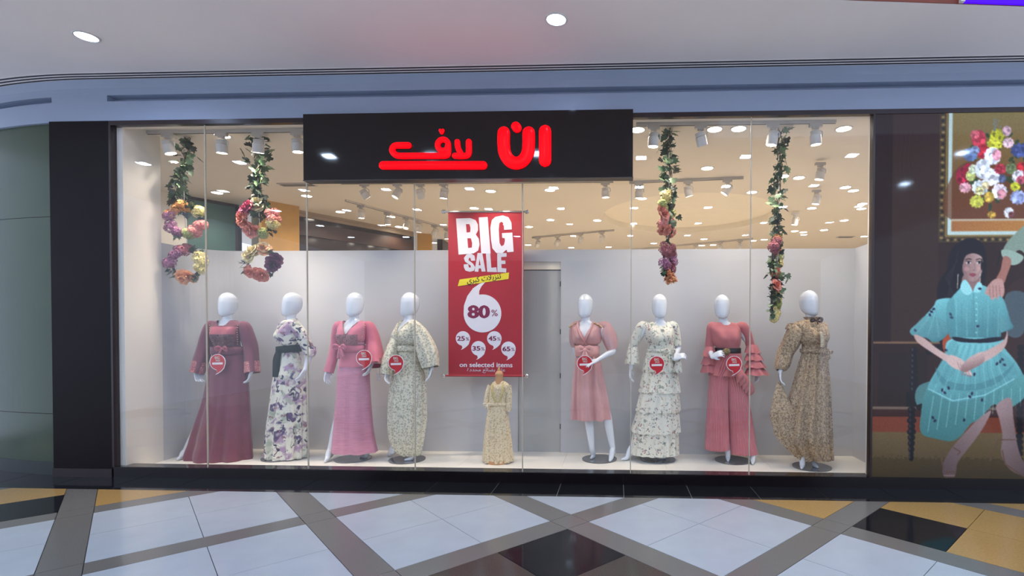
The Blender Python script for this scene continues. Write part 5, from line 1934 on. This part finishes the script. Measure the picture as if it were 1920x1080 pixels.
# --- eighth: brown paisley maxi dress, lifting the skirt with one hand
a = Man((1522, 874), (1519, 544), (1521, 598), (1526, 655), 16, 30)
t = start(a, 'mannequin in a long brown paisley dress lifting the skirt, nearest the right wall')
base_disc(a, 1522, 874)
body(a, [((a.lp(-.178, 0, 1.435), a.P(1474, 662, .02), a.P(1461, 697, -.03), a.P(1460, 724, -.05)), (1, -.2, 0), 0.7, -1), ((a.lp(.172, 0, 1.435), a.P(1540, 652, .16), a.P(1530, 685, .18), a.P(1524, 704, .18)), (-1, 0, 0), 0.5, 1)],
     legs_of(a, (1507, 775, -.02), (1504, 850, -.02), (1503, 880), (1535, 775, 0), (1526, 850, .02), (1533, 878)))
rows = [(860, 1494, 1564.5), (852, 1487, 1564), (840, 1476, 1563.5), (820, 1466, 1563), (790, 1470, 1561.5), (760, 1476, 1560), (740, 1480, 1559), (700, 1491, 1556), (680, 1497, 1554), (665, 1502, 1552), (655, 1503, 1551), (645, 1503, 1551)]
dress = gown(a, rows, BROWN, 'maxi_dress', t, neckline=Round(1.478, .07), fold=FD(11, .13, .3, .5), depth=0.70, off=0.014)
dr_ = MB()
R_ = [(714, 1458, 1463.5), (722, 1455.5, 1467), (740, 1450.5, 1476), (760, 1446.5, 1486), (780, 1443.5, 1496), (800, 1449, 1500), (815, 1453, 1505), (830, 1465, 1508), (846, 1480, 1512), (855, 1490, 1512)]
dr_.loft(rows_rings(a, R_, 64, 0.42, FD(6, .14, .2, .5), dy=-.03))
dr_.build('lifted_skirt', BROWN, dress, smooth=True)
sleeve(a, [(1494, 611, -.01, 10), (1490, 622, -.02, 14.5), (1483, 640, -.01, 15), (1474, 660, .02, 13.5), (1467, 680, 0, 13), (1462, 690, -.02, 10), (1460.5, 694, -.03, 6)], BROWN, dress, fold=FD(5, .06, pw=.3))
ruffle(a, (1487, 1484), 606, 617, 9, 11, BROWN, dress, 'shoulder_frill', k=7, amp=.12, depth=.9, n=48)
cl = MB()
for j in range(1):
    rings = []
    for t_, rr_ in ((0, .066), (.010, .062), (.022, .068), (.032, .076)):
        rings.append([a.lp(rr_ * (1 + .05 * math.sin(9 * q) * (t_ / .03)) * math.cos(q), rr_ * math.sin(q), 1.495 + t_ / a.k) for q in [2 * PI * i / 48 for i in range(48)]])
    cl.loft(rings)
cl.build('frill_collar', BROWN, dress, smooth=True)
bow(a, 1523, 601, cloth('brown_ribbon', (84, 62, 52)), dress, 0.75, -.095, tails=((4, 10),), w=2.0, name='neck_ribbon')
pl = MB()
ribbon(pl, [a.P(1527, 622, -.165), a.P(1531, 638, -.155), a.P(1531, 650, -.145)], [.018, .020, .020])
pl.build('placket', CREAM, dress, smooth=True)
band(a, 654, 661, 1502, 1552, BROWN, 'belt', dress, 0.75, grow=1.04)
bow(a, 1541, 660, BROWN, dress, 0.55, -.14, tails=((2, 24), (7, 20)), w=3.0)

# --- ninth: child's dress on a tan body form
a = Man((935, 865), (935, 701), (937, 716), (932, 757), 0)
t = thing('child_body_form', "tan child's body form in a cream brocade dress, standing below the banner", 'dress form', tuple(a.base))
a.thing = t
b = MB()
v0, v1 = at(913, 866, Z=ZF), at(956, 866, Z=ZF)
b.disc(((v0.x + v1.x) / 2, a.Y0), (v1.x - v0.x) / 2, ZF, ZF + 0.035, 40)
b.build('base', M['tan'], t)
b = MB()
c_ = lambda y: a.P(936, y)
b.tube([c_(800), c_(760), c_(735), c_(722)], [.045, .05, .055, .045], n=24, sub=4)
b.tube([c_(724), c_(714), c_(706), c_(702)], [.050, .042, .040, .044], n=20, sub=3)
b.build('torso', M['tan'], t, smooth=True)
b = MB()
b.tube([(c_(862).x, a.Y0, ZF + 0.03), (c_(790).x, a.Y0, c_(790).z)], [.016, .016], n=12, sub=1)
b.build('stand_pole', M['tan'], t, smooth=True)
b = MB()
rings = []
for y_, r in ((702, .044), (700.5, .040), (699, .014), (697, .012), (695.5, .017), (693.5, .018), (691, .012), (689, .009), (687, .004)):
    p = a.P(935.5, y_)
    rings.append([(p.x + r * math.cos(2 * PI * i / 20), p.y + r * math.sin(2 * PI * i / 20), p.z) for i in range(20)])
b.loft(rings, True, True)
b.build('finial', M['tan'], t, smooth=True)
b = MB()
b.loft(rows_rings(a, [(864, 904, 963, .75), (850, 905, 962, .75), (820, 907.5, 959, .72), (790, 911, 955, .7), (765, 914.5, 951, .68), (755, 916, 949, .66), (745, 917, 950, .64), (732, 917.5, 954, .6), (724, 919, 956, .55), (718, 924, 952, .5), (714, 928, 945, .55)], 80, 0.7, FD(8, .07, 1.0)))
dress = b.build('child_dress', CREAM, t, smooth=True)
sleeve(a, [(920, 722, 0, 5), (915.5, 736, 0, 5.5), (911.5, 758, -.01, 5)], CREAM, dress)
sleeve(a, [(953, 722, 0, 5.5), (954, 740, 0, 6), (953.5, 771, -.01, 5.5)], CREAM, dress)
band(a, 754, 760, 915.5, 949.5, CREAM, 'belt', dress, 0.70, grow=1.06)
bow(a, 917, 757, cloth('cream_ribbon', (236, 220, 190)), dress, 0.5, -.07, tails=((2, 20), (-4, 12)), w=3)
bd = [Vector((a.P(931, y_).x, a.Y0 - .085 - .0006 * (y_ - 760), a.P(931, y_).z)) for y_ in range(768, 850, 8)]
beads(a, bd, .007, dress, 'buttons')
em = MB()
for sg in (-1, 1):
    em.tube([a.P(936 + sg * 9, 716, -.055), a.P(936 + sg * 10, 728, -.085), a.P(936 + sg * 7, 742, -.085), a.P(936 + sg * 2, 752, -.08)], [.006, .012, .012, .006], n=8, sub=4, flat=.5)
em.build('embroidery', mat_print('gold_green_embroidery', (206, 186, 120), [((150, 160, 90), 'noise', 60, .55, .04, 1), ((200, 120, 110), 'noise', 70, .62, .03, 4)]), dress, smooth=True)

# ---------------------------------------------------------------- red sale tags pinned to the clothes
TAGS = [(408, 679, 'on the maroon dress', 5.443, .138), (682.5, 671, 'on the pink dress', 5.449, .148), (742.5, 680, 'on the leaf-print dress sleeve', 5.456, .172), (1096.5, 681, 'under the pale bow of the pink dress', 5.585, .182), (1231.5, 682, 'on the white tiered dress', 5.594, .158), (1376.5, 682, 'on the rose blouse', 5.588, .168)]
for x, y, lab, Y, d in TAGS:
    c = at(x, y, Y - d)
    r = 13.6 * (at(x + 10, y, Y - d).x - at(x, y, Y - d).x) / 10
    t = thing('sale_tag', 'red speech-bubble sale tag with white bar pinned ' + lab, 'tag', tuple(c), 'red sale tags on the clothes')
    b = MB()
    flat(b, [(c.x + (px_ - c.x) * 1.10, c.z + (pz_ - c.z) * 1.08) for px_, pz_ in quote(c.x, c.z, r, 0)], c.y, 0.003)
    b.build('rim', M['tag_white'], t)
    b = MB()
    flat(b, quote(c.x, c.z, r, 0), c.y - 0.0015, 0.0014)
    b.build('card', M['tag_red'], t)
    b = MB()
    flat(b, [(c.x - .72 * r, c.z - .34 * r), (c.x + .72 * r, c.z - .30 * r), (c.x + .72 * r, c.z - .02 * r), (c.x - .72 * r, c.z - .06 * r)], c.y - 0.0026, 0.001)
    b.build('white_bar', M['tag_white'], t)
    text_fit('lettering', 'BIG', c.x - .04 * r, c.z + .60 * r, .66 * r, .36 * r, c.y - 0.0026, M['tag_text'], t, bold=.05)
    text_fit('lettering', 'SALE', c.x + .05 * r, c.z + .24 * r, .62 * r, .28 * r, c.y - 0.0026, M['tag_text'], t, bold=.05)
c = at(709.5, 707, 5.34)
t = thing('price_tag', 'small grey card price tag hanging from the wide pink sleeve', 'tag', tuple(c))
b = MB()
b.box((c.x - .020, c.y - .001, c.z - .040), (c.x + .020, c.y + .001, c.z + .036))
b.build('card', mat('grey_card', (172, 158, 152), 0.6), t)
b = MB()
b.tube([(c.x, c.y, c.z + .034), (c.x - .004, c.y - .0, c.z + .09)], [.0015, .0015], n=5, sub=1)
b.build('string', M['tag_white'], t)

# ---------------------------------------------------------------- ivy garlands with flower wreaths
def leaf_mesh(name, m):
    b = MB()
    out = [(0, 0), (.42, -.12), (.62, .22), (.36, .42), (.46, .74), (.16, .70), (0, 1.12), (-.16, .70), (-.46, .74), (-.36, .42), (-.62, .22), (-.42, -.12)]
    n = len(out)
    mid = [(0, .06, .0), (0, .42, .05), (0, .75, .03)]
    vs = [(x, -0.10 * (abs(x) ** 1.4) - .05 * y * y, y) for x, y in out] + [(0, .03, .35)]
    b.add(vs, [(i, (i + 1) % n, n) for i in range(n)])
    b.add([(v[0], v[1] + .03, v[2]) for v in vs], [((i + 1) % n, i, n) for i in range(n)])
    return b.mesh(name, m, True)


def bloom_mesh(name, m, seed, kind):
    """rose: rings of cupped petals; hydrangea: a dome of small four-petalled florets"""
    r = random.Random(seed)
    b = MB()
    if kind == 'rose':
        for ring, (cnt, rad, tilt) in enumerate(((6, 1.0, .95), (5, .78, .62), (5, .55, .35), (3, .32, .12))):
            for k in range(cnt):
                an = 2 * PI * k / cnt + ring * .5 + r.uniform(-.15, .15)
                ca, sa_ = math.cos(an), math.sin(an)
                rows_ = []
                for j in range(4):
                    t = j / 3
                    rr = rad * (0.12 + t * (.25 + .75 * math.sin(tilt * 1.2)))
                    h = (t * (1.05 - tilt * .62) + .25 * (1 - tilt)) * 0.95 - .12 * (t == 1) * tilt
                    w = rad * .52 * math.sin(.5 + t * 2.0)
                    rw_ = []
                    for s_ in (-1, -.4, .4, 1):
                        q = rr + .10 * (1 - s_ * s_) * rad
                        rw_.append((ca * q - sa_ * w * s_, sa_ * q + ca * w * s_, h + .05 * (1 - s_ * s_) + r.uniform(-.03, .03)))
                    rows_.append(rw_)
                b.loft(rows_, closed=False)
    else:
        for k in range(26):
            z = 1 - (k + .5) / 26 * 1.15
            an = k * 2.39996
            s_ = math.sqrt(max(0, 1 - z * z))
            c = Vector((s_ * math.cos(an), s_ * math.sin(an), z)) * (.82 + r.uniform(-.06, .08))
            nrm = c.normalized()
            u = nrm.orthogonal().normalized()
            v = nrm.cross(u)
            for q in range(4):
                a0 = q * PI / 2 + r.random()
                d, e = u * math.cos(a0) + v * math.sin(a0), -u * math.sin(a0) + v * math.cos(a0)
                p = [c, c + d * .17 + e * .13 + nrm * .05, c + d * .32 + nrm * .02, c + d * .17 - e * .13 + nrm * .05]
                b.add(p, [(0, 1, 2, 3)])
    return b.mesh(name, m, True)


def petal(name, c1, c2):
    m, nt, pb = nodes('petal_' + name)
    tc = nt.nodes.new('ShaderNodeTexCoord')
    nz = nt.nodes.new('ShaderNodeTexNoise')
    nz.inputs['Scale'].default_value = 2.2
    nt.links.new(tc.outputs['Object'], nz.inputs['Vector'])
    rp = nt.nodes.new('ShaderNodeValToRGB')
    rp.color_ramp.elements[0].position = .38
    rp.color_ramp.elements[1].position = .62
    rp.color_ramp.elements[0].color = (*lin(c1), 1)
    rp.color_ramp.elements[1].color = (*lin(c2), 1)
    nt.links.new(nz.outputs[0], rp.inputs[0])
    nt.links.new(rp.outputs[0], pb.inputs['Base Color'])
    pb.inputs['Roughness'].default_value = .7
    pb.inputs['Subsurface Weight'].default_value = 0.0
    return m


BLOOM = {}
for i, (k, c1, c2, kd) in enumerate((('orange', (222, 140, 64), (240, 176, 100), 'hydrangea'), ('purple', (134, 70, 104), (182, 118, 150), 'hydrangea'), ('coral', (216, 122, 104), (240, 166, 140), 'rose'), ('yellow', (214, 196, 120), (236, 222, 160), 'hydrangea'),
                                     ('magenta', (178, 62, 104), (222, 110, 140), 'rose'), ('cream', (232, 214, 150), (246, 236, 196), 'rose'), ('plum', (92, 44, 72), (126, 66, 96), 'rose'), ('peach', (224, 158, 112), (240, 186, 140), 'rose'), ('pinkhyd', (206, 112, 110), (232, 152, 140), 'hydrangea'), ('green', (150, 160, 80), (190, 194, 120), 'hydrangea'), ('wine', (130, 56, 70), (170, 90, 98), 'hydrangea'))):
    BLOOM[k] = bloom_mesh('flower_' + k, petal(k, c1, c2), i, kd)
LEAVES = [leaf_mesh('leaf', mat('ivy_' + str(i), c, .45, var=.25, scale=1.3)) for i, c in enumerate(((52, 76, 54), (78, 104, 74), (112, 136, 100), (36, 54, 42)))]
STEM = mat('brown_stem', (70, 62, 44), .7)


def put(name, me, parent, pos, scale, nrm, spin):
    o = bpy.data.objects.new(name, me)
    COL.objects.link(o)
    o.parent = parent
    z = Vector(nrm).normalized()
    q = z.to_track_quat('Z', 'Y') @ Matrix.Rotation(spin, 4, 'Z').to_quaternion()
    base = parent.matrix_basis.translation if False else Vector((0, 0, 0))
    o.location = Vector(pos) - PARENT_AT[parent.name]
    o.rotation_mode = 'QUATERNION'
    o.rotation_quaternion = q
    o.scale = (scale,) * 3
    return o


PARENT_AT = {}


def garland(label, x, y0, yi, wreaths, seed, spread, edge_on=0.0, nleaf=60, bulge=None):
    r = random.Random(seed)
    v = at(x, y0, Z=SZ)
    Y = v.y
    t = thing('flower_garland', label, 'garland', (v.x, Y, v.z), 'ivy and flower garlands hanging in the window')
    PARENT_AT[t.name] = Vector(t.location)
    mm = (at(x + 50, 400, Y).x - at(x - 50, 400, Y).x) / 100
    wl = wreaths[-1]
    line_ = MB()
    line_.tube([(v.x, Y, SZ), tuple(at(x, yi, Y)), tuple(at(wl[0], wl[1] - wl[2] * .9, Y))], [.004, .004, .003], n=6, sub=4)
    line_.build('cord', M['track'], t, smooth=True)
    st = MB()
    for k in range(4):
        pts = []
        for j in range(8):
            y = y0 + (yi - y0) * j / 7
            c = at(x + (bulge(y) if bulge else 0) + r.uniform(-1, 1) * spread * .5, y, Y)
            pts.append((c.x, Y + r.uniform(-.04, .04), c.z if j else SZ - 0.004))
        st.tube(pts, [.004] * 8, n=5, sub=3)
    st.build('stem', STEM, t, smooth=True)['kind'] = 'stuff'
    for k in range(int(nleaf * 1.5)):
        y = y0 + 3 + (yi - y0 - 3) * (k + r.random()) / nleaf
        c = at(x + (bulge(y) if bulge else 0) + r.gauss(0, .52) * spread, y, Y)
        c.y = Y + r.gauss(0, .045)
        o = put('leaf', r.choice(LEAVES), t, c, mm * r.uniform(10, 15), (r.uniform(-.8, .8), r.uniform(-.9, .3), r.uniform(-1.1, .2)), r.uniform(-.5, .5))
        o.rotation_quaternion = Vector((r.uniform(-1, 1), r.uniform(-.5, .5), r.uniform(-1.3, .3))).normalized().to_track_quat('Z', 'Y') @ Matrix.Rotation(r.uniform(-.9, .9), 4, 'Z').to_quaternion()
    for wx, wy, rad, cols in wreaths:
        c = at(wx, wy, Y)
        R = rad * mm * .70
        b = MB()
        ring = []
        ce, se = math.cos(edge_on), math.sin(edge_on)
        pt = lambda an, rr=R: Vector((c.x + rr * math.cos(an) * ce, Y + rr * math.cos(an) * se, c.z + rr * math.sin(an)))
        pts = [pt(2 * PI * k / 20) for k in range(21)]
        b.tube(pts, [.012] * 21, n=8, sub=2, caps=False)
        w = b.build('wreath', STEM, t, smooth=True)
        PARENT_AT[w.name] = Vector((0, 0, 0))
        n = len(cols)
        for k, cname in enumerate(cols):
            an = 2 * PI * k / n + PI / 2 + r.uniform(-.10, .10)
            out = (pt(an, 1.0) - pt(an, 0.0)).normalized()
            if cname == 'leaf':
                for _ in range(7):
                    an2 = an + r.uniform(-.35, .35)
                    p = pt(an2, R * r.uniform(.9, 1.25)) + Vector((r.uniform(-.02, .02), r.uniform(-.05, .03), r.uniform(-.02, .02)))
                    o = put('leaf', r.choice(LEAVES), w, p, mm * r.uniform(7, 10), (0, -1, 0), 0)
                    o.rotation_quaternion = (out * .9 + Vector((r.uniform(-.7, .7), r.uniform(-.6, .2), r.uniform(-.7, .7)))).normalized().to_track_quat('Z', 'Y')
                continue
            side = Vector((-se, ce, 0)) * (-1)
            for _ in range(4):
                p = pt(an + r.uniform(-.22, .22), R * r.uniform(.82, 1.22)) + side * r.uniform(-.02, .035)
                put('flower', BLOOM[cname], w, p, mm * r.uniform(8.4, 10.6), out * .55 + side * r.uniform(.5, 1.2) + Vector((r.uniform(-.3, .3), r.uniform(-.3, .1), r.uniform(-.3, .3))), r.uniform(0, 6))
    return t


# wreath colours run counter-clockwise from the top
garland('ivy garland with two flower wreaths nearest the left wall', 345, 256, 354, [
    (348, 413, 35, ['orange', 'orange', 'orange', 'purple', 'purple', 'purple', 'leaf', 'green', 'pinkhyd', 'pinkhyd', 'leaf', 'yellow', 'leaf']),
    (350, 495, 34, ['wine', 'purple', 'purple', 'purple', 'leaf', 'leaf', 'peach', 'peach', 'leaf', 'yellow', 'yellow', 'yellow', 'leaf'])], 11, 14, 0.15, 62, lambda y: 6 * math.sin((y - 255) * .045))
garland('ivy garland with two flower wreaths hung second from the left wall', 484, 252, 356, [
    (487, 411, 34, ['cream', 'magenta', 'magenta', 'coral', 'coral', 'coral', 'coral', 'green', 'leaf', 'yellow', 'pinkhyd', 'pinkhyd', 'leaf']),
    (489, 491, 31, ['cream', 'cream', 'cream', 'leaf', 'leaf', 'coral', 'coral', 'coral', 'leaf', 'plum', 'plum', 'leaf', 'peach'])], 23, 15, 0.25, 64)
garland('ivy garland with edge-on flower wreaths just right of the black sign', 1254, 241, 372, [
    (1248, 405, 46, ['cream', 'yellow', 'green', 'coral', 'pinkhyd', 'coral', 'leaf', 'coral', 'pinkhyd', 'pinkhyd', 'green', 'yellow']),
    (1251, 492, 40, ['leaf', 'wine', 'wine', 'purple', 'leaf', 'peach', 'peach', 'leaf', 'wine', 'purple', 'wine'])], 37, 13, 1.25, 70)
garland('longest ivy garland with edge-on wreaths nearest the right wall', 1460, 240, 455, [
    (1452, 483, 42, ['orange', 'wine', 'wine', 'leaf', 'leaf', 'coral', 'yellow', 'yellow', 'green', 'orange']),
    (1450, 562, 42, ['coral', 'coral', 'leaf', 'leaf', 'leaf', 'yellow', 'yellow', 'green', 'yellow', 'coral'])], 51, 14, 1.18, 96, lambda y: (3 if y < 330 else -3))
